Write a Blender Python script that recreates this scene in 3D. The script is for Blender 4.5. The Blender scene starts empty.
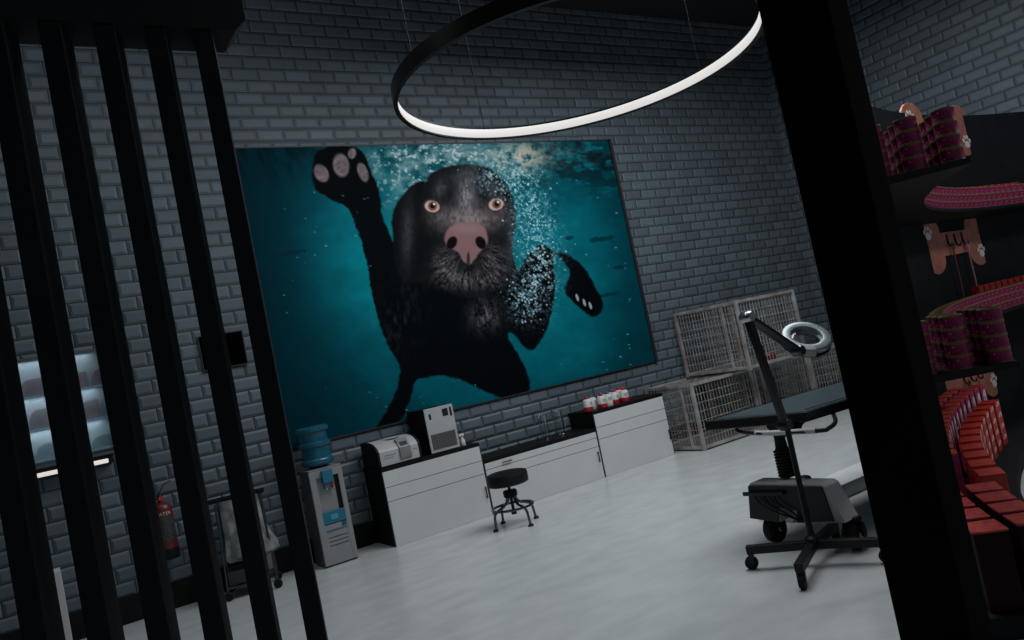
import bpy, bmesh, math, random
import numpy as np
from mathutils import Vector, Matrix
random.seed(7)
scn = bpy.context.scene
COL = scn.collection
PI = math.pi

# ------------------------------------------------------------------ camera
F_PX = 771.0
CAM = Vector((0.0, -8.844, 1.951))
_th = math.atan(.205); _pit = math.atan(36 / F_PX)
_a = math.atan2(1187, math.hypot(F_PX, 36))
_h = Vector((math.cos(_a), math.sin(_a), 0))
FWD = Vector((_h.x * math.cos(_pit), _h.y * math.cos(_pit), math.sin(_pit)))
RT = Vector((_h.y, -_h.x, 0)); UP = RT.cross(FWD)
_c, _s = math.cos(_th), math.sin(_th)
CX_ = RT * _c - UP * _s          # camera right
CY_ = RT * _s + UP * _c          # camera up
cd = bpy.data.cameras.new('camera'); cam = bpy.data.objects.new('camera', cd); COL.objects.link(cam)
m3 = Matrix((CX_, CY_, -FWD)).transposed()
cam.matrix_world = Matrix.Translation(CAM) @ m3.to_4x4()
cd.sensor_width = 36; cd.lens = 36 * F_PX / 1024; cd.clip_start = .05; cd.clip_end = 100
scn.camera = cam

def ray(px, py):
    return FWD * F_PX + CX_ * (px - 512) - CY_ * (py - 320)
def at(px, py, axis, val):
    """point on the plane axis = val that is seen at a pixel of the photograph (used for measuring)"""
    r = ray(px, py); t = (val - CAM[axis]) / r[axis]
    return CAM + r * t

# ------------------------------------------------------------------ materials
MATS = {}
def s2l(c):
    return tuple((v / 12.92 if v <= .04045 else ((v + .055) / 1.055) ** 2.4) for v in c)
def hexc(r, g, b): return s2l((r / 255, g / 255, b / 255))
def mat(name, col, rough=.5, metal=0, noise=0, nscale=8, bump=0, emit=None, estr=0, spec=.5, col2=None, coat=0):
    if name in MATS: return MATS[name]
    m = bpy.data.materials.new(name); m.use_nodes = True
    nt = m.node_tree; b = nt.nodes['Principled BSDF']
    b.inputs['Base Color'].default_value = (*col, 1); b.inputs['Roughness'].default_value = rough
    b.inputs['Metallic'].default_value = metal; b.inputs['Specular IOR Level'].default_value = spec
    b.inputs['Coat Weight'].default_value = coat
    if emit: b.inputs['Emission Color'].default_value = (*emit, 1); b.inputs['Emission Strength'].default_value = estr
    tc = nt.nodes.new('ShaderNodeTexCoord'); nz = nt.nodes.new('ShaderNodeTexNoise')
    nz.inputs['Scale'].default_value = nscale; nz.inputs['Detail'].default_value = 5
    nt.links.new(tc.outputs['Object'], nz.inputs['Vector'])
    if noise or col2:
        rp = nt.nodes.new('ShaderNodeValToRGB'); c2 = col2 or tuple(v * (1 - noise) for v in col)
        rp.color_ramp.elements[0].position = .38; rp.color_ramp.elements[1].position = .64
        rp.color_ramp.elements[0].color = (*c2, 1); rp.color_ramp.elements[1].color = (*col, 1)
        nt.links.new(nz.outputs['Fac'], rp.inputs['Fac']); nt.links.new(rp.outputs['Color'], b.inputs['Base Color'])
    if bump:
        bp = nt.nodes.new('ShaderNodeBump'); bp.inputs['Strength'].default_value = bump; bp.inputs['Distance'].default_value = .01
        nt.links.new(nz.outputs['Fac'], bp.inputs['Height']); nt.links.new(bp.outputs['Normal'], b.inputs['Normal'])
    MATS[name] = m
    return m

def glass_mat(name, col, alpha):
    """thin glass: a mix of clear transmission, tint and gloss"""
    m = bpy.data.materials.new(name); m.use_nodes = True; nt = m.node_tree
    out = nt.nodes['Material Output']; nt.nodes.remove(nt.nodes['Principled BSDF'])
    tr = nt.nodes.new('ShaderNodeBsdfTransparent'); tr.inputs[0].default_value = (*col, 1)
    gl = nt.nodes.new('ShaderNodeBsdfGlossy'); gl.inputs['Roughness'].default_value = .06
    lw = nt.nodes.new('ShaderNodeLayerWeight'); lw.inputs['Blend'].default_value = alpha
    mx = nt.nodes.new('ShaderNodeMixShader')
    nt.links.new(lw.outputs['Facing'], mx.inputs[0]); nt.links.new(tr.outputs[0], mx.inputs[1]); nt.links.new(gl.outputs[0], mx.inputs[2])
    nt.links.new(mx.outputs[0], out.inputs['Surface'])
    return m

def brick_mat(name, uaxis, u0, base):
    """bevelled metro tiles in running bond, 0.338 x 0.16"""
    m = bpy.data.materials.new(name); m.use_nodes = True; nt = m.node_tree; N = nt.nodes; L = nt.links
    b = N['Principled BSDF']
    tc = N.new('ShaderNodeTexCoord'); sp = N.new('ShaderNodeSeparateXYZ'); L.new(tc.outputs['Object'], sp.inputs[0])
    def mth(op, a, c=None, d=None):
        n = N.new('ShaderNodeMath'); n.operation = op
        for i, v in enumerate((a, c, d)):
            if v is None: continue
            if isinstance(v, (int, float)): n.inputs[i].default_value = v
            else: L.new(v, n.inputs[i])
        return n.outputs[0]
    BW, BH = .338, .16
    v = mth('DIVIDE', mth('ADD', sp.outputs['Z'], -5.07 + 160 * BH), BH)
    row = mth('FLOOR', v); fv = mth('FRACT', v)
    odd = mth('MODULO', row, 2.0)
    u = mth('ADD', mth('DIVIDE', mth('ADD', sp.outputs[uaxis], -u0 + 100 * BW), BW), mth('MULTIPLY', mth('SUBTRACT', 1.0, odd), .5))
    colm = mth('FLOOR', u); fu = mth('FRACT', u)
    du = mth('MULTIPLY', mth('MINIMUM', fu, mth('SUBTRACT', 1.0, fu)), BW)
    dv = mth('MULTIPLY', mth('MINIMUM', fv, mth('SUBTRACT', 1.0, fv)), BH)
    d = mth('MINIMUM', du, dv)
    # profile: mortar groove, bevel, flat centre
    mr = N.new('ShaderNodeMapRange'); mr.inputs['From Min'].default_value = .005; mr.inputs['From Max'].default_value = .034
    mr.inputs['To Min'].default_value = 0; mr.inputs['To Max'].default_value = .015
    L.new(d, mr.inputs['Value'])
    bp = N.new('ShaderNodeBump'); bp.inputs['Strength'].default_value = 1; bp.inputs['Distance'].default_value = 1.0
    L.new(mr.outputs[0], bp.inputs['Height']); L.new(bp.outputs[0], b.inputs['Normal'])
    cmb = N.new('ShaderNodeCombineXYZ'); L.new(colm, cmb.inputs[0]); L.new(row, cmb.inputs[1])
    wn = N.new('ShaderNodeTexWhiteNoise'); wn.noise_dimensions = '2D'; L.new(cmb.outputs[0], wn.inputs['Vector'])
    nz = N.new('ShaderNodeTexNoise'); nz.inputs['Scale'].default_value = 14; nz.inputs['Detail'].default_value = 6
    L.new(tc.outputs['Object'], nz.inputs['Vector'])
    k = mth('ADD', mth('MULTIPLY', wn.outputs['Value'], .30), mth('ADD', mth('MULTIPLY', nz.outputs['Fac'], .24), .73))
    mort = mth('GREATER_THAN', d, .0055)
    kk = mth('MULTIPLY', k, mth('ADD', mth('MULTIPLY', mort, .86), .14))
    mul = N.new('ShaderNodeVectorMath'); mul.operation = 'SCALE'; mul.inputs[0].default_value = base; L.new(kk, mul.inputs['Scale'])
    L.new(mul.outputs[0], b.inputs['Base Color']); b.inputs['Roughness'].default_value = .5
    b.inputs['Specular IOR Level'].default_value = .35
    return m

def floor_mat():
    m = bpy.data.materials.new('polished_concrete'); m.use_nodes = True; nt = m.node_tree; N = nt.nodes; L = nt.links
    b = N['Principled BSDF']; tc = N.new('ShaderNodeTexCoord')
    mp = N.new('ShaderNodeMapping'); mp.inputs['Scale'].default_value = (1.0, 1.9, 1); mp.inputs['Rotation'].default_value = (0, 0, .35)
    L.new(tc.outputs['Object'], mp.inputs[0])
    n1 = N.new('ShaderNodeTexNoise'); n1.inputs['Scale'].default_value = 2.6; n1.inputs['Detail'].default_value = 3; n1.inputs['Distortion'].default_value = .1
    n2 = N.new('ShaderNodeTexNoise'); n2.inputs['Scale'].default_value = 6; n2.inputs['Detail'].default_value = 4
    L.new(mp.outputs[0], n1.inputs[0]); L.new(mp.outputs[0], n2.inputs[0])
    rp = N.new('ShaderNodeValToRGB'); e = rp.color_ramp.elements
    e[0].position = .3; e[0].color = (.475, .503, .512, 1); e[1].position = .7; e[1].color = (.56, .587, .594, 1)
    L.new(n1.outputs['Fac'], rp.inputs[0])
    L.new(rp.outputs[0], b.inputs['Base Color'])
    r2 = N.new('ShaderNodeMapRange'); r2.inputs['To Min'].default_value = .26; r2.inputs['To Max'].default_value = .30
    b.inputs['Roughness'].default_value = .27
    b.inputs['Specular IOR Level'].default_value = .45
    return m

M_WALL = brick_mat('grey_metro_tile', 'X', 9.04, (.098, .127, .149))
M_WALLR = brick_mat('grey_metro_tile_side', 'Y', -2.4, (.098, .127, .149))
M_FLOOR = floor_mat()
M_BLACK = mat('black_paint', (.005, .0055, .006), .6, noise=.3, spec=.2)
M_BLACK2 = mat('satin_black_metal', (.006, .0065, .0075), .38, noise=.2, spec=.3)
M_SLAT = mat('black_slat_paint', (.008, .0095, .0105), .7, noise=.25, nscale=3, spec=.15)
M_PILLAR = mat('matt_black_column', (.0025, .0028, .003), .9, noise=.2, nscale=3, spec=.05)
M_CEIL = mat('dark_ceiling', (.02, .022, .025), .8, noise=.2, nscale=2)
M_WHITE = mat('white_laminate', (.60, .61, .625), .38, noise=.04, nscale=3)
M_WORK = mat('black_worktop', (.004, .004, .0045), .55, noise=.2, nscale=20, spec=.2)
M_CHROME = mat('chrome', (.45, .48, .5), .22, 1, noise=.2)
M_BLUEST = mat('blued_steel', (.10, .13, .15), .28, 1, noise=.2)
M_RUBBER = mat('rubber', (.006, .006, .0065), .6, noise=.3, spec=.25)
M_SEAM = mat('dark_seam', (.03, .03, .032), .6)
M_PLG = mat('pale_grey_plastic', (.43, .44, .455), .4, noise=.06)
M_PLGD = mat('mid_grey_plastic', (.22, .225, .23), .42, noise=.1)
M_SCREEN = mat('dark_screen', (.012, .018, .03), .5, spec=.2)
M_BLUEPL = mat('blue_bottle_plastic', (.010, .105, .17), .25, noise=.2, nscale=4)
M_BLUEPANEL = mat('blue_panel', (.015, .16, .25), .4, noise=.12)
M_RED = mat('red_paint', (.12, .013, .017), .36, noise=.15)
M_REDC = mat('red_plastic', (.42, .02, .022), .4, noise=.1)
M_BLUEC = mat('blue_plastic', (.02, .13, .28), .4, noise=.1)
M_WPL = mat('white_plastic', (.68, .68, .68), .4, noise=.05)
M_RUST = mat('rusty_galvanised_steel', (.43, .43, .45), .55, .2, nscale=4, col2=(.28, .22, .195), bump=.3)
M_WIRE = mat('dull_steel_wire', (.40, .39, .38), .5, .3, nscale=7, col2=(.22, .20, .19))
M_VINYL = mat('dark_teal_vinyl', (.048, .075, .09), .3, noise=.25, nscale=6)
M_TBLK = mat('black_vinyl_edge', (.004, .005, .006), .4, spec=.3)
M_GREYMET = mat('grey_enamel', (.40, .405, .41), .4, noise=.15)
M_STEP = mat('grey_painted_step', (.56, .57, .58), .6, noise=.1, nscale=4)
M_BAG = mat('grey_canvas', (.30, .31, .31), .85, noise=.65, nscale=7, bump=.6)
M_PANEL = mat('charcoal_board', (.013, .016, .019), .8, noise=.25, nscale=4, spec=.1)
M_WOOD = mat('reddish_wood', (.40, .155, .105), .55, noise=.3, nscale=9)
M_PAW = mat('white_print', (.62, .60, .58), .6)
M_PINK = mat('pink_box_card', (.42, .025, .10), .5, nscale=16, col2=(.22, .012, .09))
M_PINKTOP = mat('pink_box_lid', (.40, .022, .075), .6, nscale=16, col2=(.48, .09, .04), spec=.2)
M_REDBOX = mat('red_box_card', (.50, .03, .018), .5, noise=.2, nscale=14)
M_SHADEBOX = mat('shaded_pink_card', (.018, .005, .008), .7, noise=.3, nscale=14, spec=.1)  # sides of the near pink boxes, their unlit shade put into the colour
M_LED = mat('led_diffuser', (.12, .12, .12), .6, emit=(1, .975, .95), estr=.68)
M_TUBE = mat('lit_tube', (.9, .85, .8), .5, emit=(1, .90, .83), estr=.52)

# ------------------------------------------------------------------ mesh helpers
class B:
    def __init__(s): s.bm = bmesh.new()
    def box(s, lo, hi, rot=None, bev=0):
        lo, hi = Vector(lo), Vector(hi); c = (lo + hi) / 2; d = hi - lo
        t = bmesh.new(); bmesh.ops.create_cube(t, size=1)
        for v in t.verts: v.co = Vector((v.co.x * d.x, v.co.y * d.y, v.co.z * d.z))
        if bev: bmesh.ops.bevel(t, geom=t.edges[:], offset=bev, segments=2, affect='EDGES', profile=.6)
        for v in t.verts: v.co = (rot @ v.co if rot else v.co) + c
        s._add(t); return s
    def _add(s, t):
        me = bpy.data.meshes.new('tmp'); t.to_mesh(me); t.free(); s.bm.from_mesh(me); bpy.data.meshes.remove(me)
    def bar(s, p0, p1, w, h, bev=0, up=(0, 0, 1)):
        p0, p1 = Vector(p0), Vector(p1); d = p1 - p0; L = d.length; x = d.normalized(); u = Vector(up)
        if abs(x.dot(u)) > .98: u = Vector((0, 1, 0))
        y = u.cross(x).normalized(); z = x.cross(y)
        r = Matrix((x, y, z)).transposed()
        c = (p0 + p1) / 2
        t = bmesh.new(); bmesh.ops.create_cube(t, size=1)
        for v in t.verts: v.co = Vector((v.co.x * L, v.co.y * w, v.co.z * h))
        if bev: bmesh.ops.bevel(t, geom=t.edges[:], offset=bev, segments=2, affect='EDGES', profile=.6)
        for v in t.verts: v.co = r @ v.co + c
        s._add(t); return s
    def tube(s, pts, r, seg=10, closed=False, cap=True):
        pts = [Vector(p) for p in pts]; n = len(pts); rings = []
        prev = None
        for i, p in enumerate(pts):
            if closed: d = pts[(i + 1) % n] - pts[i - 1]
            elif i == 0: d = pts[1] - p
            elif i == n - 1: d = p - pts[i - 1]
            else: d = pts[i + 1] - pts[i - 1]
            d.normalize()
            if prev is None:
                a = Vector((0, 0, 1)) if abs(d.z) < .9 else Vector((1, 0, 0)); x = d.cross(a).normalized()
            else: x = (prev - d * prev.dot(d)).normalized()
            prev = x; y = d.cross(x)
            rr = r[i] if isinstance(r, (list, tuple)) else r
            rings.append([s.bm.verts.new(p + (x * math.cos(2 * PI * k / seg) + y * math.sin(2 * PI * k / seg)) * rr) for k in range(seg)])
        for i in range(n if closed else n - 1):
            A, Bq = rings[i], rings[(i + 1) % n]
            for k in range(seg): s.bm.faces.new((A[k], A[(k + 1) % seg], Bq[(k + 1) % seg], Bq[k]))
        if not closed and cap:
            s.bm.faces.new(rings[0][::-1]); s.bm.faces.new(rings[-1])
        return s
    def lathe(s, prof, seg=32, c=(0, 0, 0), M=None, sx=1, sy=1):
        """prof: list of (r, z)"""
        c = Vector(c); rings = []
        f = lambda v: (M @ v if M else v) + c
        for r, z in prof:
            if r < 1e-6: rings.append([s.bm.verts.new(f(Vector((0, 0, z))))])
            else: rings.append([s.bm.verts.new(f(Vector((sx * r * math.cos(2 * PI * k / seg), sy * r * math.sin(2 * PI * k / seg), z)))) for k in range(seg)])
        for A, Q in zip(rings, rings[1:]):
            for k in range(seg):
                k2 = (k + 1) % seg
                if len(A) == 1 and len(Q) == 1: continue
                if len(A) == 1: s.bm.faces.new((A[0], Q[k], Q[k2]))
                elif len(Q) == 1: s.bm.faces.new((A[k], A[k2], Q[0]))
                else: s.bm.faces.new((A[k], A[k2], Q[k2], Q[k]))
        return s
    def ringsec(s, sec, seg=64, c=(0, 0, 0), M=None, a0=0, a1=2 * PI):
        """sweep a closed (r,z) section round the axis"""
        full = abs(a1 - a0 - 2 * PI) < 1e-6; c = Vector(c); n = seg if full else seg + 1; R = []
        for k in range(n):
            a = a0 + (a1 - a0) * k / seg
            R.append([s.bm.verts.new((M @ Vector((r * math.cos(a), r * math.sin(a), z)) if M else Vector((r * math.cos(a), r * math.sin(a), z))) + c) for r, z in sec])
        m = len(sec)
        for k in range(seg):
            A, Q = R[k], R[(k + 1) % n]
            for j in range(m): s.bm.faces.new((A[j], Q[j], Q[(j + 1) % m], A[(j + 1) % m]))
        if not full: s.bm.faces.new(R[0]); s.bm.faces.new(R[-1][::-1])
        return s
    def prism(s, poly, d, M=None):
        """extrude 2d polygon (x,y) by d along local z, transformed by M (4x4)"""
        a = [s.bm.verts.new((M @ Vector((x, y, 0))) if M else Vector((x, y, 0))) for x, y in poly]
        b = [s.bm.verts.new((M @ Vector((x, y, d))) if M else Vector((x, y, d))) for x, y in poly]
        s.bm.faces.new(a[::-1]); s.bm.faces.new(b); n = len(poly)
        for i in range(n): s.bm.faces.new((a[i], a[(i + 1) % n], b[(i + 1) % n], b[i]))
        return s
    def obj(s, name, m, parent=None, smooth=True, bev=0):
        bmesh.ops.recalc_face_normals(s.bm, faces=s.bm.faces[:])
        me = bpy.data.meshes.new(name); s.bm.to_mesh(me); s.bm.free()
        me.materials.append(m)
        o = bpy.data.objects.new(name, me); COL.objects.link(o)
        if parent: o.parent = parent
        if smooth:
            for p in me.polygons: p.use_smooth = True
            me.set_sharp_from_angle(angle=math.radians(38))
        if bev:
            md = o.modifiers.new('bevel', 'BEVEL'); md.width = bev; md.segments = 2; md.limit_method = 'ANGLE'
        return o

def tag(o, label, cat, group=None):
    o['label'] = label; o['category'] = cat
    if group: o['group'] = group
    return o
def thing(name, label, cat, loc=(0, 0, 0), rz=0, group=None):
    o = bpy.data.objects.new(name, None); COL.objects.link(o); o.location = loc; o.rotation_euler = (0, 0, rz)
    o.empty_display_size = .1
    return tag(o, label, cat, group)
def struct(o): o['kind'] = 'structure'; return o
def children(o): return [x for x in bpy.data.objects if x.parent == o]
def dup(root, loc, rz=None, label=None, group=None):
    r = root.copy(); COL.objects.link(r); r.location = loc
    if rz is not None: r.rotation_euler = (0, 0, rz)
    if label: r['label'] = label
    if group: r['group'] = group
    for ch in children(root):
        c = ch.copy(); COL.objects.link(c); c.parent = r
        for g in children(ch):
            d = g.copy(); COL.objects.link(d); d.parent = c
    return r
def smooth_path(pts, n=8, closed=False):
    P = [Vector(p) for p in pts]; out = []; N = len(P)
    for i in range(N if closed else N - 1):
        if closed: p0, p1, p2, p3 = P[i - 1], P[i], P[(i + 1) % N], P[(i + 2) % N]
        else: p0, p1, p2, p3 = P[max(i - 1, 0)], P[i], P[i + 1], P[min(i + 2, N - 1)]
        for k in range(n):
            t = k / n
            out.append(.5 * ((2 * p1) + (p2 - p0) * t + (2 * p0 - 5 * p1 + 4 * p2 - p3) * t * t + (3 * p1 - p0 - 3 * p2 + p3) * t ** 3))
    if not closed: out.append(P[-1])
    return out

# ------------------------------------------------------------------ the setting
WY = .604; CEIL = 7.4; WXR = 13.2
struct(B().box((-5, -13, -.1), (14, 1.2, 0)).obj('floor', M_FLOOR, smooth=False))
struct(B().box((-5, WY, 0), (13.4, WY + .2, CEIL)).obj('wall_back', M_WALL, smooth=False))
struct(B().box((WXR, -13, 0), (WXR + .2, WY, CEIL)).obj('wall_right', M_WALLR, smooth=False))
struct(B().box((-5.2, -13, 0), (-5, 1.2, CEIL)).obj('wall_left', M_WALLR, smooth=False))
struct(B().box((-5, -13, CEIL), (14, 1.2, CEIL + .1)).obj('ceiling', M_CEIL, smooth=False))
struct(B().box((-5, WY - .02, 0), (WXR, WY, .28)).obj('baseboard_back', M_BLACK, smooth=False))
struct(B().box((WXR - .02, -13, 0), (WXR, WY - .02, .28)).obj('baseboard_right', M_BLACK, smooth=False))

# ------------------------------------------------------------------ slatted screen on the left
DS = 4.4; phi = math.radians(17)
R17 = Matrix.Rotation(-phi, 4, 'Z')
ORD = {4: 'rightmost black slat, beside the left edge of the poster',
       3: 'black slat standing in front of the black wall box',
       2: 'black slat between the fire extinguisher and the laundry trolley',
       1: 'black slat just left of the red fire extinguisher',
       0: 'black slat crossing the middle of the lit wall case',
       -1: 'black slat at the far left edge of the picture',
       -2: 'outermost black slat, left of all the others', -3: 'hidden outer slat'}
for k in range(4, -3, -1):
    x = (.0245 + .0577 * k) * DS
    b = B(); b.box((0, 0, 0), (.105, .25, 4.135), bev=.006)
    o = b.obj('slat_post', M_SLAT, smooth=False); o.location = (x, -8.844 + DS, 0); o.rotation_euler = (0, 0, -phi)
    tag(o, ORD[k] + ', floor to header beam', 'post', 'vertical slats of the screen')
zb = 4.14
bb = B(); M = Matrix.Translation((0, -8.844 + DS - .03, zb)) @ Matrix.Rotation(PI / 2, 4, 'X') @ Matrix.Scale(-1, 4, (0, 0, 1))
bb.prism([(-1.2, 0), (1.36, 0), (1.43, .07), (1.43, .4), (-1.2, .4)], .3, M)
tag(bb.obj('header_beam', M_BLACK, smooth=False), 'black header beam along the tops of the vertical slats', 'beam')

# ------------------------------------------------------------------ black pillar on the right
tag(B().box((3.175, -6.95, 0), (3.335, -6.61, CEIL), bev=.006).obj('pillar', M_PILLAR, smooth=False),
    'broad black pillar in front of the right-hand shelves', 'pillar')

# ------------------------------------------------------------------ ring lamp
RC = Vector((4.09, -4.214, 4.051)); RR = 1.486
t = thing('ring_lamp', 'large glowing ring lamp hung on thin wires above the room', 'lamp', RC)
B().ringsec([(RR, 0), (RR, .115), (RR - .03, .115), (RR - .03, .0955), (RR - .012, .0955), (RR - .012, .012), (RR - .035, .012), (RR - .035, 0)], 160).obj('housing', M_BLACK2, t)
B().ringsec([(RR - .0125, .0125), (RR - .0125, .094), (RR - .034, .094), (RR - .038, .088), (RR - .038, .018), (RR - .034, .0125)], 160).obj('led_diffuser', M_LED, t)
for a in (0, 90, 180, 270):
    p = Vector(((RR - .03) * math.cos(math.radians(a)), (RR - .03) * math.sin(math.radians(a)), .1))
    B().tube([p, (p.x, p.y, CEIL - RC.z)], .0035, 6).obj('hanging_wire', M_BLACK, t)

# ------------------------------------------------------------------ poster (printed picture of a dog under water)
PX0, PX1, PZ0, PZ1 = 2.585, 8.75, 1.395, 5.16
t = thing('wall_poster', 'huge framed poster of a black dog swimming in teal water', 'poster', ((PX0 + PX1) / 2, WY, PZ0))
w2 = (PX1 - PX0) / 2; hh = PZ1 - PZ0; fr = .05
b = B(); b.box((-w2, -.03, 0), (-w2 + fr * .5, 0, hh)).box((w2 - fr, -.05, 0), (w2, 0, hh))
b.box((-w2 + fr * .5, -.03, 0), (w2 - fr, 0, .02)).box((-w2 + fr * .5, -.03, hh - .02), (w2 - fr, 0, hh))
b.obj('frame', mat('poster_frame', (.016, .015, .018), .5), t, smooth=False)

def solve_h(src, dst):
    A = []; r = []
    for (x, y), (u, v) in zip(src, dst):
        A += [[x, y, 1, 0, 0, 0, -u * x, -u * y], [0, 0, 0, x, y, 1, -v * x, -v * y]]; r += [u, v]
    return np.append(np.linalg.solve(np.array(A, float), np.array(r, float)), 1).reshape(3, 3)
def vnoise(x, y, seed, octv=4):
    rng = np.random.RandomState(seed); T = rng.rand(256, 256); o = np.zeros_like(x); amp = .5; tot = 0
    for k in range(octv):
        xi = np.floor(x).astype(int); yi = np.floor(y).astype(int); fx = x - xi; fy = y - yi
        fx = fx * fx * (3 - 2 * fx); fy = fy * fy * (3 - 2 * fy)
        g = lambda a, c: T[(a + 37 * k) % 256, (c + 91 * k) % 256]
        o += amp * ((g(xi, yi) * (1 - fx) + g(xi + 1, yi) * fx) * (1 - fy) + (g(xi, yi + 1) * (1 - fx) + g(xi + 1, yi + 1) * fx) * fy)
        tot += amp; amp *= .5; x = x * 2.03; y = y * 2.03
    return o / tot
def paint():
    NX, NZ = 620, 380
    ux, uz = np.meshgrid(np.linspace(0, 1, NX), np.linspace(0, 1, NZ))     # u right, v down
    # drawing units: a sheet on which the four poster corners lie here
    H = solve_h([(0, 0), (1, 0), (0, 1), (1, 1)], [(18, 56.6), (779, 39.2), (136.8, 657.6), (871, 482.6)])
    w = H[2, 0] * ux + H[2, 1] * uz + H[2, 2]
    X = (H[0, 0] * ux + H[0, 1] * uz + H[0, 2]) / w; Y = (H[1, 0] * ux + H[1, 1] * uz + H[1, 2]) / w
    img = np.zeros((NZ, NX, 3))
    def sd(poly, wob=0, seed=0, n=6):
        P = [(p.x, p.y) for p in smooth_path([(a, c, 0) for a, c in poly], n, True)]
        xx, yy = X, Y
        if wob:
            xx = X + wob * (vnoise(X / 9, Y / 9, seed) - .5) * 2; yy = Y + wob * (vnoise(X / 9 + 50, Y / 9, seed + 1) - .5) * 2
        ins = np.zeros(X.shape, bool); D = np.full(X.shape, 1e9)
        for (x0, y0), (x1, y1) in zip(P, P[1:] + P[:1]):
            dx, dy = x1 - x0, y1 - y0; L2 = dx * dx + dy * dy + 1e-9
            tt = np.clip(((xx - x0) * dx + (yy - y0) * dy) / L2, 0, 1)
            D = np.minimum(D, (xx - x0 - tt * dx) ** 2 + (yy - y0 - tt * dy) ** 2)
            cnd = ((y0 > yy) != (y1 > yy))
            ins ^= cnd & (xx < (dx * (yy - y0) / (dy if abs(dy) > 1e-9 else 1e-9) + x0))
        return np.where(ins, -1, 1) * np.sqrt(D)
    def put(mask, col):
        nonlocal img
        mask = np.clip(mask, 0, 1)[..., None]; img = img * (1 - mask) + np.array(col) * mask if not isinstance(col, np.ndarray) else img * (1 - mask) + col * mask
    def fill(poly, col, soft=3, a=1, wob=0, seed=0): put(np.clip(.5 - sd(poly, wob, seed) / soft, 0, 1) * a, np.array(col) / 255.)
    def blob(cx, cy, rx, ry, rot=0):
        c, s = math.cos(rot), math.sin(rot); dx, dy = X - cx, Y - cy
        return np.sqrt(((dx * c + dy * s) / rx) ** 2 + ((-dx * s + dy * c) / ry) ** 2)
    # water
    c1 = np.array((0, 26, 34)) / 255.; c2 = np.array((2, 100, 111)) / 255.
    g = np.exp(-((X - 560) / 380) ** 2 - ((Y - 330) / 330) ** 2) * .75 + .55 * np.exp(-((X - 250) / 150) ** 2 - ((Y - 260) / 170) ** 2)
    g = g * (.72 + .5 * vnoise(X / 60, Y / 45, 3)) + .12 * (vnoise(X / 14, Y / 10, 5) - .5)
    g = np.clip(g * np.clip((X + .18 * (Y - 60) * 0 - .2 * (Y - 60) - 10) / 230, .10, 1) * np.clip((900 - X) / 160, .5, 1), 0, 1.15)
    img[:] = c1 + (c2 - c1) * g[..., None]
    # darker strands and patches near the surface
    sf = np.clip((175 - Y) / 110, 0, 1) * np.clip((X - 560) / 130, 0, 1)
    put(sf * np.clip((vnoise(X / 34, Y / 18, 11) - .40) * 6, 0, 1) * .92, np.array((2, 14, 18)) / 255.)
    put(sf * np.clip((vnoise(X / 20, Y / 9, 12) - .60) * 7, 0, 1) * .7, np.array((10, 92, 100)) / 255.)
    sl = np.clip((140 - Y) / 80, 0, 1) * np.clip((260 - X) / 130, 0, 1)
    put(sl * np.clip((vnoise(X / 16 - Y / 40, Y / 60, 13) - .45) * 4, 0, 1) * .7, np.array((0, 12, 16)) / 255.)
    for cx, cy, rx, ry in ((765, 238, 24, 5), (800, 295, 12, 4), (700, 236, 9, 4), (780, 350, 20, 4), (130, 268, 40, 5), (85, 240, 12, 4)):
        put(np.clip((1.2 - blob(cx, cy, rx, ry, -.15) - (vnoise(X / 8, Y / 6, 17) - .5) * 1.2) * 2, 0, 1) * .75, np.array((2, 30, 36)) / 255.)
    # pale churned water behind the head
    ch = np.exp(-(blob(400, 110, 110, 62)) ** 2 * 1.2) + .8 * np.exp(-(blob(480, 66, 170, 28)) ** 2)
    put(np.clip(ch * 1.1, 0, 1) * np.clip((vnoise(X / 17, Y / 13, 21) - .26) * 2.4, 0, 1) * .9, np.array((96, 122, 126)) / 255.)
    put(np.clip(ch, 0, 1) * np.clip((vnoise(X / 7, Y / 6, 22) - .56) * 6, 0, 1), np.array((146, 162, 164)) / 255.)
    gl = np.exp(-(blob(600, 74, 62, 34)) ** 2 * 1.1)
    put(gl * np.clip((vnoise(X / 10, Y / 8, 23) - .28) * 3.0, 0, 1), np.array((158, 144, 130)) / 255.)
    fur = vnoise(X / 7, Y / 16, 31)
    BLK = (2, 4, 6)
    # hind leg, tail, trunk
    fill([(338, 430), (360, 478), (352, 545), (318, 608), (300, 640), (352, 618), (380, 560), (392, 522), (440, 505), (460, 440), (400, 380)], BLK, 4, 1, 3, 41)
    fill([(318, 250), (306, 330), (316, 400), (346, 470), (384, 515), (440, 512), (490, 524), (540, 548), (590, 562), (620, 545), (612, 500), (588, 455),
          (578, 430), (600, 380), (590, 300), (470, 260)], BLK, 4, 1, 3, 42)
    # far foreleg reaching right
    fill([(560, 400), (590, 432), (622, 462), (648, 432), (664, 384), (672, 330), (668, 276), (690, 268), (726, 292), (752, 334), (768, 372), (748, 394),
          (716, 372), (690, 340), (700, 300), (640, 250), (590, 320)], BLK, 4, 1, 2, 43)
    # near foreleg raised at the left, paw pads
    fill([(196, 60), (182, 92), (186, 132), (214, 156), (252, 176), (276, 226), (294, 290), (306, 360), (330, 390), (372, 360), (362, 290), (336, 224),
          (322, 190), (318, 150), (300, 100), (282, 62), (240, 50)], BLK, 4, 1, 3, 44)
    for cx, cy, rx, ry, ro in ((200, 106, 15, 21, -.5), (240, 90, 18, 26, -.15), (284, 104, 11, 22, -.35), (262, 66, 9, 12, .2)):
        put(np.clip((1.05 - blob(cx, cy, rx, ry, ro)) * 4, 0, 1) * (.55 + .6 * vnoise(X / 6, Y / 6, 46)), np.array((104, 92, 96)) / 255.)
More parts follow.
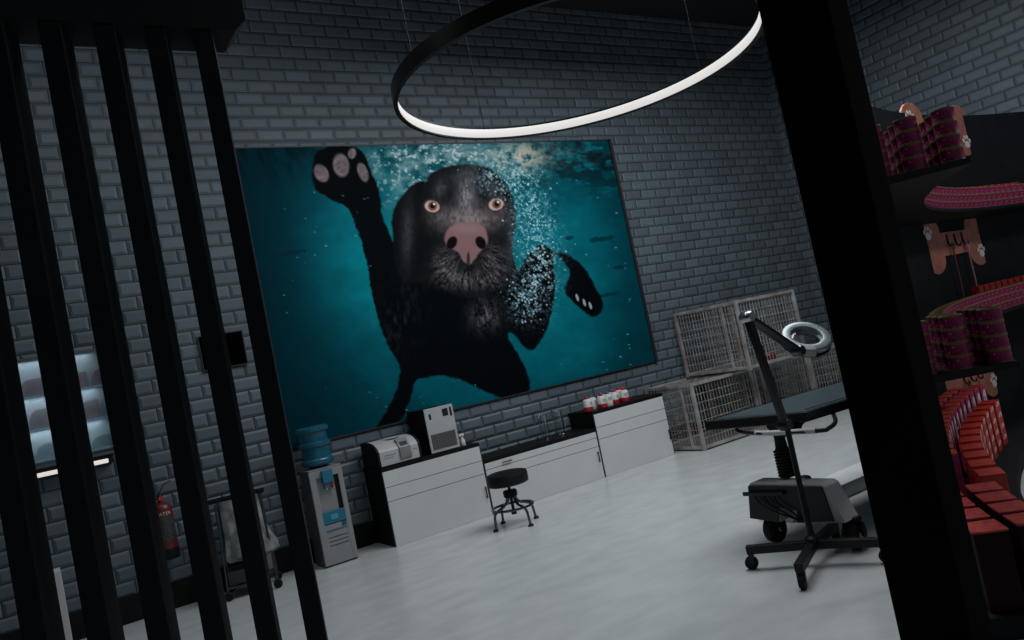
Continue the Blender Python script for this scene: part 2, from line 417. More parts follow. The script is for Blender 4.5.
    for cx, cy, ro in ((716, 356, .9), (742, 372, .9), (730, 366, .9)):
        put(np.clip((1.0 - blob(cx, cy, 3, 9, -.3)) * 4, 0, 1) * .8, np.array((140, 146, 150)) / 255.)
    # dangling ears, head
    fill([(404, 122), (364, 150), (344, 190), (346, 240), (352, 296), (384, 326), (430, 304), (438, 250), (430, 170)], (6, 8, 10), 4, 1, 3, 47)
    fill([(558, 118), (584, 150), (592, 200), (584, 262), (600, 318), (570, 330), (548, 260), (540, 170)], (6, 8, 10), 4, 1, 3, 48)
    fill([(404, 140), (424, 106), (458, 91), (500, 89), (540, 97), (566, 126), (574, 168), (566, 214), (574, 262), (572, 306), (546, 342), (502, 356),
          (458, 346), (430, 312), (424, 264), (414, 212), (398, 172)], (9, 11, 13), 4, 1, 3, 49)
    # light falling on brow, cheeks and muzzle fur
    lit = lambda cx, cy, rx, ry, ro=0: np.exp(-blob(cx, cy, rx, ry, ro) ** 2)
    fr2 = .25 + .9 * vnoise(X / 4, Y / 7, 33)
    put(lit(494, 156, 22, 52) * fr2 * 1.1, np.array((106, 102, 106)) / 255.)
    put(lit(440, 138, 14, 20, .5) * fr2 * .6, np.array((88, 86, 90)) / 255.)
    put(lit(546, 134, 12, 20, -.4) * fr2 * .6, np.array((88, 86, 90)) / 255.)
    put(lit(440, 190, 26, 22) * fr2 * .55, np.array((92, 82, 84)) / 255.)
    put(lit(552, 188, 24, 22) * fr2 * .55, np.array((92, 82, 84)) / 255.)
    put(lit(496, 200, 58, 26) * fr2 * 1.2, np.array((104, 94, 96)) / 255.)
    ang = np.arctan2(Y - 250, X - 497); rad_ = np.hypot(X - 497, Y - 250)
    fl = np.clip((.6 * vnoise(ang * 26 + 90, rad_ / 14, 34) + .4 * vnoise(X / 2.6, Y / 3.4, 35) - .33) * 2.6, 0, 1)
    put(np.clip(lit(452, 288, 26, 34, .3) + lit(548, 286, 26, 36, -.2) + lit(500, 322, 54, 20), 0, 1) * np.clip((352 - Y + .0016 * -(X - 500) ** 2) / 12, 0, 1) * fl * .95, np.array((96, 86, 88)) / 255.)
    put(lit(530, 392, 28, 30) * fl * .8, np.array((116, 108, 112)) / 255.)
    put(lit(360, 400, 40, 80, .2) * np.clip((fur - .5) * 4, 0, 1) * .4, np.array((40, 46, 52)) / 255.)
    put(np.clip(lit(374, 226, 13, 70, .03) + lit(582, 236, 9, 60), 0, 1) * fr2 * .75, np.array((62, 62, 66)) / 255.)
    put(lit(497, 112, 60, 16) * fr2 * .4, np.array((70, 74, 80)) / 255.)
    # closed lips
    for px in ((498, 296, 440, 330), (498, 296, 556, 330)):
        x0, y0, x1, y1 = px; tt = np.clip(((X - x0) * (x1 - x0) + (Y - y0) * (y1 - y0)) / ((x1 - x0) ** 2 + (y1 - y0) ** 2), 0, 1)
        dd = np.hypot(X - x0 - tt * (x1 - x0), Y - y0 - tt * (y1 - y0) - 9 * np.sin(tt * PI))
        put(np.clip(1.6 - dd / 2.4, 0, 1) * .9, np.array((10, 9, 11)) / 255.)
    # nose
    fill([(450, 228), (464, 212), (491, 205), (518, 208), (533, 222), (535, 248), (520, 264), (510, 280), (498, 290), (485, 280), (474, 264), (453, 250)], (98, 74, 76), 4, .96, 2, 51)
    put(lit(494, 218, 34, 10) * .5, np.array((118, 92, 93)) / 255.)
    for cx, ro in ((464, .5), (522, -.5)):
        put(np.clip((1.0 - blob(cx, 246, 11, 15, ro)) * 4, 0, 1), np.array((8, 5, 7)) / 255.)
    put(np.clip((1.0 - blob(497, 280, 4, 18)) * 3, 0, 1) * .8, np.array((30, 18, 20)) / 255.)
    # eyes: brown, half shut lids above
    for cx, cy, ro in ((424, 172, .25), (553, 168, -.25)):
        put(np.clip((1.0 - blob(cx, cy, 21, 17, ro)) * 5, 0, 1), np.array((40, 28, 28)) / 255.)
        put(np.clip((1.0 - blob(cx, cy + 1, 17, 13, ro)) * 5, 0, 1), np.array((150, 124, 122)) / 255.)
        put(np.clip((1.0 - blob(cx + 1, cy, 10, 10.5)) * 5, 0, 1), np.array((86, 58, 38)) / 255.)
        put(np.clip((1.0 - blob(cx + 1, cy, 5.5, 6)) * 5, 0, 1), np.array((6, 7, 9)) / 255.)
        put(np.clip((1.0 - blob(cx + 4, cy - 4, 2.6, 2.6)) * 4, 0, 1), np.array((210, 215, 215)) / 255.)
    # bubbles streaming down the right of the head
    rng = np.random.RandomState(9)
    path = [(600, 120), (620, 170), (634, 220), (640, 270), (632, 320), (620, 360), (560, 110)]
    band = np.zeros_like(X)
    for cx, cy in path: band = np.maximum(band, np.exp(-blob(cx, cy, 40, 40) ** 2))
    put(band * np.clip((vnoise(X / 6, Y / 6, 61) - .45) * 4, 0, 1) * .7, np.array((84, 128, 138)) / 255.)
    put(band * np.clip((vnoise(X / 3.4, Y / 3.4, 62) - .56) * 7, 0, 1), np.array((130, 158, 166)) / 255.)
    for k in range(340):
        cx, cy = path[rng.randint(7)]; cx += rng.randn() * 26; cy += rng.randn() * 26; r = rng.uniform(.9, 2.4)
        sel = np.clip((1 - blob(cx, cy, r, r)) * 3, 0, 1); put(sel * rng.uniform(.5, 1), np.array((138, 166, 174)) / 255.)
    for k in range(110):
        cx, cy = rng.uniform(90, 860), rng.uniform(90, 600)
        if 300 < cx < 670 and cy < 530: continue
        r = rng.uniform(.9, 2.0)
        put(np.clip((1 - blob(cx, cy, r * 1.8, r)) * 3, 0, 1) * rng.uniform(.1, .5), np.array((120, 180, 188)) / 255.)
    img_l = np.where(img <= .04045, img / 12.92, ((np.clip(img, 0, 1) + .055) / 1.055) ** 2.4)
    return NX, NZ, np.clip(img_l, 0, 1)
NX, NZ, IMG = paint()
POSTER_GAIN = 2.3
vx, vz = np.meshgrid(np.linspace(-w2 + fr * .5, w2 - fr, NX), np.linspace(hh - .02, .02, NZ))
co = np.stack([vx, np.full_like(vx, -.022), vz], -1).reshape(-1, 3)
ii = np.arange(NX * NZ).reshape(NZ, NX)
quads = np.stack([ii[:-1, :-1], ii[1:, :-1], ii[1:, 1:], ii[:-1, 1:]], -1).reshape(-1, 4)
me = bpy.data.meshes.new('printed_canvas')
me.vertices.add(len(co)); me.vertices.foreach_set('co', co.ravel().astype(np.float32))
me.loops.add(quads.size); me.loops.foreach_set('vertex_index', quads.ravel().astype(np.int32))
me.polygons.add(len(quads)); me.polygons.foreach_set('loop_start', np.arange(0, quads.size, 4, dtype=np.int32))
me.update(calc_edges=True); me.validate()
ca = me.color_attributes.new('print', 'FLOAT_COLOR', 'POINT')
rgba = np.ones((NX * NZ, 4), np.float32); rgba[:, :3] = np.clip(IMG.reshape(-1, 3) * POSTER_GAIN, 0, .9)
ca.data.foreach_set('color', rgba.ravel())
pm = bpy.data.materials.new('poster_print'); pm.use_nodes = True
an = pm.node_tree.nodes.new('ShaderNodeAttribute'); an.attribute_name = 'print'
pb = pm.node_tree.nodes['Principled BSDF']; pm.node_tree.links.new(an.outputs['Color'], pb.inputs['Base Color'])
pb.inputs['Roughness'].default_value = .6; pb.inputs['Specular IOR Level'].default_value = .03
me.materials.append(pm)
po = bpy.data.objects.new('printed_canvas', me); COL.objects.link(po); po.parent = t
bk = B(); bk.box((-w2 + .01, -.02, .01), (w2 - .01, 0, hh - .01)).obj('backing_board', M_BLACK, t, smooth=False)

# ------------------------------------------------------------------ cabinets
def cabinet(label, x0, x1, h, seams, handles, slab=.05, left_panel=True):
    cx = (x0 + x1) / 2; w = (x1 - x0) / 2
    t = thing('base_cabinet', label, 'cabinet', (cx, 0, 0), 0, 'low white cabinets along the back wall')
    B().box((-w + .004, .02, .001), (w - .004, WY - .021, h)).obj('carcass', M_BLACK, t, smooth=False)
    zs = [.002] + seams + [h]
    n = len(zs) - 1
    g = .0035
    for i in range(n):
        nm = 'door' if i == 0 else 'drawer_front'
        d = B().box((-w + .012, 0, zs[i] + (g if i else 0)), (w - .012, .019, zs[i + 1] - (g if i < n - 1 else 0)), bev=.002).obj(nm, M_WHITE, t, smooth=False)
        for (hx, hz, vert, part) in handles:
            if part == i:
                b = B(); hx -= cx
                if vert:
                    b.bar((hx, -.022, hz - .075), (hx, -.022, hz + .075), .014, .012, .003).bar((hx, -.02, hz - .06), (hx, .001, hz - .06), .01, .01).bar((hx, -.02, hz + .06), (hx, .001, hz + .06), .01, .01)
                else:
                    b.bar((hx - .075, -.022, hz), (hx + .075, -.022, hz), .014, .012, .003).bar((hx - .06, -.02, hz), (hx - .06, .001, hz), .01, .01).bar((hx + .06, -.02, hz), (hx + .06, .001, hz), .01, .01)
                hd = b.obj('handle', M_BLACK2, t, smooth=False); hd.parent = d
    for sx in (-1, 1):
        B().bar((sx * (w - .005), .008, .012), (sx * (w - .005), .008, h), .008, .014).obj('edge_strip', M_BLUEST, t, smooth=False)
    B().box((-w + .001, .002, h), (w - .001, WY - .002, h + slab), bev=.003).obj('worktop', M_WORK, t, smooth=False)
    return t
cabinet('tall white cabinet at the left, under the grey machine and tower unit', 3.48, 4.87, .9, [.54, .71], [(4.825, .305, True, 0)])
cabinet('lower middle white cabinet with black top holding the glass cylinders', 4.875, 6.775, .66, [.45, .575], [(5.22, .615, False, 2), (6.72, .31, True, 0)])
cabinet('tall white cabinet at the right, under the red and white bottles', 6.78, 8.17, .9, [.54, .71], [(8.13, .31, True, 0)])

# ------------------------------------------------------------------ grey desk machine (rounded lid, small screen)
t = thing('desktop_analyser', 'pale grey desktop machine with rounded lid on the left cabinet', 'machine', (3.765, .015, .95))
prof = [(0, .012), (0, .185), (.035, .23), (.12, .28), (.24, .308), (.38, .312), (.50, .295), (.50, .012)]
MX = Matrix(((0, 0, 1, -.262), (1, 0, 0, 0), (0, 1, 0, 0), (0, 0, 0, 1)))
b = B(); b.prism(prof, .524, MX); b.obj('housing', M_PLG, t, bev=.006)
for sx in (-.288, .262):
    MS = Matrix(((0, 0, 1, sx), (1, 0, 0, 0), (0, 1, 0, 0), (0, 0, 0, 1)))
    B().prism([(y - .004 if y < .2 else y + .004, z + .004 if z > .1 else z) for y, z in prof], .026, MS).obj('side_panel', M_BLACK, t, smooth=False)
b = B(); MX2 = Matrix(((0, 0, 1, .0), (1, 0, 0, -.012), (0, 1, 0, 0), (0, 0, 0, 1)))
b.prism([(0, .045), (-.012, .07), (-.006, .19), (.036, .25), (.085, .29), (.12, .29), (.05, .06)], .15, MX2); b.obj('control_panel', M_PLGD, t, bev=.004)
MXs = Matrix(((0, 0, 1, .025), (1, 0, 0, -.014), (0, 1, 0, .002), (0, 0, 0, 1)))
B().prism([(0.005, .205), (.038, .252), (.046, .247), (.014, .2)], .10, MXs).obj('screen', M_SCREEN, t, smooth=False)
b = B(); b.lathe([(.0, 0), (.11, 0), (.118, .004), (.11, .009), (.095, .012), (0, .012)], 32, (.03, .27, .306)); b.obj('lid_knob', M_PLG, t)
b = B(); b.box((-.2, -.003, .13), (-.05, .001, .138)).box((-.22, -.003, .10), (-.08, .001, .104)).box((.18, -.003, .13), (.24, .001, .136)); b.obj('print_line', M_PLGD, t, smooth=False)
for x in (-.2, .2):
    for y in (.05, .45): B().lathe([(0, 0), (.02, 0), (.022, .012), (0, .012)], 12, (x, y, 0)).obj('foot', M_RUBBER, t)

# ------------------------------------------------------------------ tower unit
t = thing('filter_unit', 'upright white box unit with grille and black sides on the left cabinet', 'appliance', (4.395, .015, .95))
B().box((-.205, .02, .015), (.205, .52, .565), bev=.006).obj('body', M_BLACK, t, smooth=False)
B().box((-.205, 0, .01), (.205, .02, .57), bev=.006).obj('front_panel', M_PLG, t, smooth=False)
b = B()
for i in range(14):
    x = -.165 + i * .0245
    b.bar((x, -.003, .05), (x + .012, -.003, .235), .006, .006)
for i in range(9): b.bar((-.17, -.004, .055 + i * .0222), (.17, -.004, .055 + i * .0222), .006, .008)
b.obj('grille', mat('grille_grey', (.14, .14, .145), .5), t, smooth=False)
B().box((-.175, -.001, .045), (.175, .001, .24)).obj('grille_recess', M_SEAM, t, smooth=False)
B().box((.045, -.006, .44), (.125, .001, .53), bev=.004).obj('display', M_SCREEN, t, smooth=False)
for x in (-.135, .165): B().box((x - .014, -.004, .43 if x < 0 else .42), (x + .014, .001, .50 if x < 0 else .535), bev=.003).obj('handle_slot', M_BLACK, t, smooth=False)
for x in (-.17, .17):
    for y in (.05, .47): B().lathe([(0, 0), (.02, 0), (.02, .016), (0, .016)], 10, (x, y, 0)).obj('foot', M_RUBBER, t)

# ------------------------------------------------------------------ spray bottle
t = thing('spray_bottle', 'small white spray bottle with red trigger beside the tower unit', 'bottle', (4.70, .12, .95))
B().lathe([(0, 0), (.032, 0), (.035, .01), (.033, .07), (.014, .10), (.013, .125), (0, .125)], 20).obj('bottle', M_WPL, t)
b = B(); b.box((-.045, -.014, .12), (.03, .014, .155), bev=.006); b.obj('spray_head', M_WPL, t)
b = B(); b.bar((-.03, 0, .125), (-.045, 0, .085), .012, .01).box((.028, -.012, .128), (.052, .012, .15), bev=.003).bar((0, 0, .118), (0, 0, .126), .03, .03); b.obj('trigger', M_REDC, t, smooth=False)

# ------------------------------------------------------------------ glass cylinders
M_GLASS = glass_mat('clear_glass', (.93, .97, .98), .25)
def cyl_glass(loc, label):
    t = thing('glass_cylinder', label, 'glass', loc, 0, 'glass cylinders on the middle cabinet')
    B().lathe([(0, 0), (.075, 0), (.078, .012), (.066, .03), (.066, .32), (.078, .345), (.073, .345), (.060, .32), (.060, .04), (0, .035)], 28).obj('vessel', M_GLASS, t)
    B().lathe([(0, .036), (.012, .036), (.014, .05), (.008, .06), (.008, .22), (.017, .235), (.012, .25), (0, .252)], 12).obj('glass_stopper', M_GLASS, t)
    return t
cyl_glass((6.13, .33, .71), 'clear glass cylinder nearer the tower unit on the black worktop')
cyl_glass((6.40, .33, .71), 'clear glass cylinder nearer the red and white bottles')

# ------------------------------------------------------------------ medicine bottles
def med(kind):
    t = thing('medicine_bottle', '', 'bottle', (0, 0, 0), 0, 'red, white and blue bottles on the right cabinet')
    cap = M_REDC if kind == 'red' else M_BLUEC
    B().lathe([(0, 0), (.062, 0), (.067, .008), (.067, .066)], 20).obj('base_band', cap if kind == 'red' else M_WPL, t)
    B().lathe([(.067, .066), (.067, .145), (.056, .172), (.03, .18), (0, .18)], 20).obj('body', M_WPL, t)
    B().lathe([(0, .179), (.034, .179), (.035, .206), (.031, .214), (0, .214)], 16).obj('cap', cap, t)
    b = B(); b.ringsec([(.0665, .085), (.0682, .085), (.0682, .135), (.0665, .135)], 8, a0=-1.9, a1=-.9)
    b.obj('label_patch', mat('bottle_label', (.5, .42, .42), .5, noise=.3, nscale=60) if kind == 'red' else mat('bottle_label_blue', (.38, .46, .52), .5, noise=.3, nscale=60), t)
    return t
pr, pb_ = med('red'), med('blue')
spots = [('r', 6.84, .15, 'frontmost red-capped bottle at the left end of the bottle group, standing apart'),
         ('b', 7.00, .24, 'blue-capped bottle next right of the lone red-capped one'),
         ('r', 7.06, .09, 'red-capped bottle between the two front blue-capped bottles'),
         ('b', 7.22, .14, 'blue-capped bottle right of the middle red-capped one'),
         ('r', 7.38, .18, 'red-capped bottle second from the right in the front row'),
         ('r', 7.54, .14, 'red-capped bottle at the right end of the front row'),
         ('b', 7.24, .31, 'blue-capped bottle in the back row, leftmost there'),
         ('b', 7.46, .33, 'blue-capped bottle in the middle of the back row'),
         ('r', 7.62, .33, 'red-capped bottle at the right end of the back row')]
used = set()
for k, x, y, lab in spots:
    src = pr if k == 'r' else pb_
    if k not in used: used.add(k); src.location = (x, y, .95); src['label'] = lab; src.rotation_euler = (0, 0, .2)
    else: dup(src, (x, y, .95), random.uniform(-.4, .5), lab)

# ------------------------------------------------------------------ water cooler
t = thing('water_cooler', 'grey water cooler with blue bottle standing left of the cabinets', 'water cooler', (2.84, .08, 0))
W = .2; D = .36; HT = 1.13
B().box((-W, .03, 0), (W, D, HT - .02), bev=.012).obj('body', mat('cooler_side_grey', (.07, .07, .075), .45, noise=.1), t, smooth=False)
b = B(); b.box((-W, 0, .02), (-W + .075, .032, HT - .02), bev=.01).box((W - .06, 0, .02), (W, .032, HT - .02), bev=.01)
b.box((-W + .07, 0, 1.02), (W - .055, .032, HT - .02), bev=.006).box((-W + .07, .004, .02), (W - .055, .032, .47), bev=.004)
b.obj('front_frame', mat('cooler_grey', (.27, .27, .28), .4, noise=.06), t, smooth=False)
B().box((-W + .07, .028, .47), (.09, .034, 1.02)).obj('tap_recess', mat('recess_grey', (.22, .225, .235), .5), t, smooth=False)
B().box((.09, .026, .47), (W - .055, .034, 1.02)).obj('side_recess', M_BLACK, t, smooth=False)
B().box((-W + .07, .0, .48), (W - .055, .036, .62), bev=.006).obj('drip_panel', M_BLUEPANEL, t, smooth=False)
B().box((-.04, -.004, .52), (.05, .002, .58), bev=.004).obj('badge', mat('badge_blue', (.06, .30, .40), .4), t, smooth=False)
B().box((-.06, -.05, .95), (.07, .04, 1.10), bev=.012).obj('tap_hood', M_BLUEPANEL, t, smooth=False)
for x, m in ((-.035, M_BLUEC), (.05, M_REDC)):
    b = B(); b.tube([(x, .03, .90), (x, -.02, .90), (x, -.035, .87)], .012, 8); tp = b.obj('tap', M_CHROME, t)
    h = B().box((x - .012, -.035, .905), (x + .012, -.005, .95), bev=.003).obj('tap_lever', m, t, smooth=False); h.parent = tp
B().box((-W + .085, -.001, .395), (W - .065, .005, .41)).obj('blue_stripe', M_BLUEPANEL, t, smooth=False)
B().box((W - .12, -.001, .425), (W - .065, .005, .47)).obj('sticker', mat('sticker_blue', (.02, .08, .14), .4), t, smooth=False)
for i in range(3): B().box((-W + .095, .001, .32 - i * .045), (W - .075, .006, .327 - i * .045)).obj('vent_slot', M_SEAM, t, smooth=False)
b = B().box((-W, 0, HT - .02), (W, D, HT), bev=.008).obj('top_plate', M_PLGD, t, smooth=False)
# bottle sits in the cooler
pr_ = [(0, 0), (.10, 0), (.12, .02), (.165, .03), (.185, .05), (.19, .075), (.185, .10), (.168, .115), (.163, .22), (.166, .245), (.185, .255), (.19, .275), (.185, .297), (.166, .307),
       (.163, .41), (.168, .42), (.19, .43), (.197, .45), (.19, .475), (.165, .49), (0, .492)]
bo = B().lathe(pr_, 40, (0, 0, 0)).obj('water_bottle', M_BLUEPL)
bo.location = (2.83, .26, HT)
tag(bo, 'translucent blue ribbed water bottle upside down on the cooler', 'bottle')

# ------------------------------------------------------------------ swivel stool
t = thing('swivel_stool', 'round black swivel stool on four bent legs before the cabinets', 'stool', (4.65, -.90, 0))
B().lathe([(0, .485), (.22, .485), (.245, .495), (.25, .52), (.25, .595), (.24, .62), (.21, .63), (0, .635)], 40).obj('seat', mat('black_leatherette', (.008, .008, .009), .5, noise=.2, spec=.25), t)
B().lathe([(0, .16), (.018, .16), (.018, .485), (0, .485)], 14).obj('spindle', M_BLACK2, t)
B().lathe([(0, .335), (.07, .335), (.082, .345), (.085, .395), (.078, .415), (0, .415)], 24).obj('hub', M_RUBBER, t)
B().tube([(.245 * math.cos(2 * PI * k / 40), .245 * math.sin(2 * PI * k / 40), .22) for k in range(40)], .015, 8, True).obj('foot_ring', M_BLUEST, t)
B().lathe([(0, .13), (.03, .13), (.034, .15), (.03, .17), (0, .17)], 14).obj('spindle_end', M_BLACK2, t)
for a in (-3, 93, 177, 275):
    r = math.radians(a); c, s = math.cos(r), math.sin(r)
    pts = smooth_path([(.055 * c, .055 * s, .36), (.065 * c, .065 * s, .30), (.11 * c, .11 * s, .25), (.19 * c, .19 * s, .222), (.25 * c, .25 * s, .18), (.268 * c, .268 * s, .08), (.272 * c, .272 * s, .025)], 5)
    lg = B().tube(pts, .0155, 8).obj('leg', M_BLUEST, t)
    f = B(); f.lathe([(0, 0), (.032, 0), (.034, .012), (.02, .03), (0, .032)], 14, (.28 * c, .28 * s, 0)); fo = f.obj('foot_pad', M_RUBBER, t); fo.parent = lg

# ------------------------------------------------------------------ wire cages
def cage(label, loc, w, d, h, rz=0, door=True):
    t = thing('wire_cage', label, 'cage', loc, rz, 'stacked wire cages')
    b = B(); p = .05
    for x in (p / 2, w - p / 2):
        for y in (p / 2, d - p / 2): b.bar((x, y, 0), (x, y, h), p, p, .004)
    for z in (p / 2 + .02, h - p / 2):
        for y in (p / 2, d - p / 2): b.bar((p, y, z), (w - p, y, z), p * .8, p * .9, .003)
        for x in (p / 2, w - p / 2): b.bar((x, p, z), (x, d - p, z), p * .8, p * .9, .003)
    b.obj('frame', M_RUST, t, smooth=False)
    def panel(name, o, u, v, lu, lv, su=.066, sv=.125, r=.0052):
        b = B(); o, u, v = Vector(o), Vector(u), Vector(v)
        n = int(lu / su)
        for i in range(1, n): b.tube([o + u * (lu * i / n), o + u * (lu * i / n) + v * lv], r, 4, cap=False)
        m = int(lv / sv)
        for j in range(1, m): b.tube([o + v * (lv * j / m), o + v * (lv * j / m) + u * lu], r, 4, cap=False)
        b.obj(name, M_WIRE, t, smooth=False)
    e = p / 2
    panel('front_mesh', (p, e, p), (1, 0, 0), (0, 0, 1), w - 2 * p, h - 2 * p)
    panel('back_mesh', (p, d - e, p), (1, 0, 0), (0, 0, 1), w - 2 * p, h - 2 * p)
    panel('side_mesh', (e, p, p), (0, 1, 0), (0, 0, 1), d - 2 * p, h - 2 * p)
    panel('side_mesh', (w - e, p, p), (0, 1, 0), (0, 0, 1), d - 2 * p, h - 2 * p)
    panel('top_mesh', (p, p, h - e), (1, 0, 0), (0, 1, 0), w - 2 * p, d - 2 * p, .12, .2)
    B().box((p, p, .03), (w - p, d - p, .045)).obj('tray', mat('cage_tray', (.16, .16, .16), .6, noise=.3), t, smooth=False)
    B().bar((e, d * .24, p), (e, d * .24, h - p), .034, .03).obj('door_post', M_RUST, t, smooth=False)
    return t
cage('rusty wire cage on the floor right of the white cabinets', (8.34, -.46, 0), 1.38, 1.04, 1.02)
cage('rusty wire cage on the floor behind the treatment table', (9.74, -.46, 0), 1.40, 1.04, 1.02)
cage('rusty wire cage on the floor nearest the black pillar', (11.16, -.46, 0), 1.40, 1.04, 1.02)
cage('rusty wire cage stacked on top of the floor cages', (9.25, -.84, 1.022), 1.42, 1.36, 1.09)
tag(B().lathe([(0, 0), (.10, 0), (.13, .07), (.135, .075), (.125, .075), (.095, .012), (0, .012)], 24, (10.2, -.45, 1.069)).obj('food_bowl', M_REDC), 'red bowl inside the upper wire cage', 'bowl')
tag(B().lathe([(0, 0), (.10, 0), (.105, .02), (.085, .22), (.09, .26), (.08, .26), (.075, .22), (.095, .02), (0, .015)], 24, (10.35, -.25, .047)).obj('bucket', M_REDC), 'red bucket inside the floor cage behind the table', 'bucket')

# ------------------------------------------------------------------ low step
tag(B().box((5.56, -4.14, 0), (9.2, -3.76, .135), bev=.008).obj('floor_step', M_STEP, smooth=False), 'long low grey step on the floor beside the treatment table', 'step')

# ------------------------------------------------------------------ treatment table
t = thing('treatment_table', 'black padded treatment table on a wheeled hydraulic base', 'table', (5.0, -4.42, 0))
HZ = 1.07
PAD = [(-.10, .44), (.11, -.45), (2.36, -.67), (2.22, .27)]
def inset(poly, d):
    cx = sum(p[0] for p in poly) / len(poly); cy = sum(p[1] for p in poly) / len(poly)
    return [(x - math.copysign(d, x - cx), y - math.copysign(d, y - cy)) for x, y in poly]
B().prism(PAD, .08, Matrix.Translation((0, 0, HZ - .088))).obj('table_frame', M_TBLK, t, smooth=False, bev=.01)
B().prism(inset(PAD, .012), .02, Matrix.Translation((0, 0, HZ - .02))).obj('padded_top', M_VINYL, t, smooth=False, bev=.007)
B().tube([(x, y, HZ) for x, y in inset(PAD, .05)], .005, 6, True).obj('piping', M_TBLK, t)
pts = smooth_path([(.16, .28, HZ - .09), (.12, .29, HZ - .115), (.02, .18, HZ - .128), (-.05, -.02, HZ - .13), (-.07, -.22, HZ - .13), (-.06, -.66, HZ - .125), (.0, -.71, HZ - .12), (.20, -.63, HZ - .115), (.42, -.47, HZ - .10), (.47, -.42, HZ - .085)], 6)
B().tube(pts, .017, 10).obj('end_rail', M_BLACK2, t)
B().tube([(-.055, -.06, HZ - .13), (-.07, -.22, HZ - .13), (-.0605, -.64, HZ - .125)], .0215, 12).obj('rail_grip', mat('grip_grey', (.5, .5, .5), .4), t)
B().bar((-.066, -.36, HZ - .128), (.25, -.30, HZ - .10), .05, .03).obj('rail_bracket', M_BLACK2, t, smooth=False)
MH = Matrix(((0, 0, 1, .06), (1, 0, 0, -.21), (0, 1, 0, HZ - .09), (0, 0, 0, 1)))
B().prism([(-.13, 0), (.14, 0), (.07, -.10), (-.06, -.10)], .16, MH).obj('column_head', M_BLACK2, t, smooth=False)
pf = [(0, .52)]
for i in range(9): z = .54 + i * .025; pf += [(.066, z), (.074, z + .006), (.074, z + .016), (.058, z + .02)]
pf += [(.05, .78), (.045, .84), (.045, .90), (0, .90)]
B().lathe(pf, 20, (.13, -.13, 0)).obj('column_bellows', M_RUBBER, t)
B().lathe([(0, .522), (.06, .522), (.06, .54), (.045, .55), (0, .55)], 20, (.10, -.30, 0)).obj('pump_cap', M_CHROME, t)
prof = [(.19, .215), (.145, .505), (.13, .52), (-.56, .53), (-.59, .51), (-.70, .24), (-.27, .21), (-.29, .31), (-.12, .325), (-.09, .20)]
B().prism(prof, .18, Matrix(((0, 0, 1, -.04), (1, 0, 0, 0), (0, 1, 0, 0), (0, 0, 0, 1)))).obj('base_housing', M_GREYMET, t, smooth=False, bev=.008)
prof2 = [(.20, .22), (.147, .497), (-.57, .51), (-.61, .25), (-.272, .214), (-.293, .314), (-.118, .329), (-.088, .204)]
B().prism(prof2, .012, Matrix(((0, 0, 1, -.053), (1, 0, 0, 0), (0, 1, 0, 0), (0, 0, 0, 1)))).obj('end_plate', M_TBLK, t, smooth=False)
b = B(); b.bar((-.07, .20, .43), (-.07, -.22, .455), .02, .032, .004); b.obj('pedal_lever', M_BLACK2, t)
for k in range(3):
    y0 = .08 - k * .10
    B().tube(smooth_path([(-.075, y0, .43), (-.08, y0 - .04, .37), (-.08, y0 - .15, .31), (-.07, -.30 - .02 * k, .25 - .012 * k)], 6), .007, 6).obj('cable', M_BLACK2, t)
B().box((1.98, -.50, .21), (2.14, .10, .50), bev=.02).obj('rear_housing', M_GREYMET, t, smooth=False)
B().lathe([(0, .48), (.06, .48), (.06, .7), (.045, .72), (.045, .99), (0, .99)], 20, (2.06, -.2, 0)).obj('rear_column', M_RUBBER, t)
for (x, y) in ((.05, .05), (.09, -.66), (2.06, .04), (2.06, -.44)):
    wl = B().lathe([(0, -.052), (.08, -.052), (.11, -.034), (.118, 0), (.11, .034), (.08, .052), (0, .052)], 24, (x, y, .1185), Matrix.Rotation(PI / 2, 3, 'X')).obj('caster_wheel', M_RUBBER, t)
    f = B().box((x - .04, y - .067, .22), (x + .04, y + .067, .255), bev=.006).obj('caster_fork', M_BLACK2, t, smooth=False)
    for sy in (-1, 1):
        o = B().bar((x, y + sy * .062, .11), (x, y + sy * .062, .22), .012, .05).obj('fork_cheek', M_BLACK2, t, smooth=False); o.parent = f
    f2 = B().tube([(x, y - .062, .1185), (x, y + .062, .1185)], .02, 12).obj('axle', M_GREYMET, t); f2.parent = wl

# ------------------------------------------------------------------ magnifier floor lamp
t = thing('magnifier_lamp', 'black magnifying floor lamp with a grey ring head beside the table', 'lamp', (4.70, -5.0, 0))
def L(p): return Vector(p) - Vector((4.70, -5.0, 0))
legs = [(-.27, .40), (.205, -.455), (-.47, -.225), (.46, .13)]
for x, y in legs:
    d = Vector((x, y, 0)); e = d.normalized()
    lg = B(); lg.bar((0, 0, .15), d + Vector((0, 0, .15)), .062, .06, .004); lo = lg.obj('base_leg', M_BLACK2, t, smooth=False)
    yv = Vector((-e.y, e.x, 0)); rm = Matrix((e, yv, Vector((0, 0, 1)))).transposed()
    c = d - e * .03
    b = B()
    b.lathe([(0, -.022), (.042, -.022), (.05, -.015), (.05, .015), (.042, .022), (0, .022)], 18, c + e * .012 + Vector((0, 0, .0505)), rm @ Matrix.Rotation(PI / 2, 3, 'X'))
    o = b.obj('caster', M_RUBBER, t); o.parent = lo
    b = B(); b.bar(c + Vector((0, 0, .125)), c + e * .015 + Vector((0, 0, .05)), .058, .04, .004, up=e); o = b.obj('caster_hood', M_BLACK2, t, smooth=False); o.parent = lo
B().lathe([(0, .18), (.05, .18), (.05, .20), (.028, .22), (.024, .26), (.024, .40), (.021, .41), (.021, 1.03), (0, 1.03)], 20).obj('pole', M_GREYMET if False else M_BLACK2, t)
j1 = L((4.68, -5.0, 1.05)); j2 = L((4.53, -5.0, 1.89)); j3 = L((5.01, -5.0, 1.555))
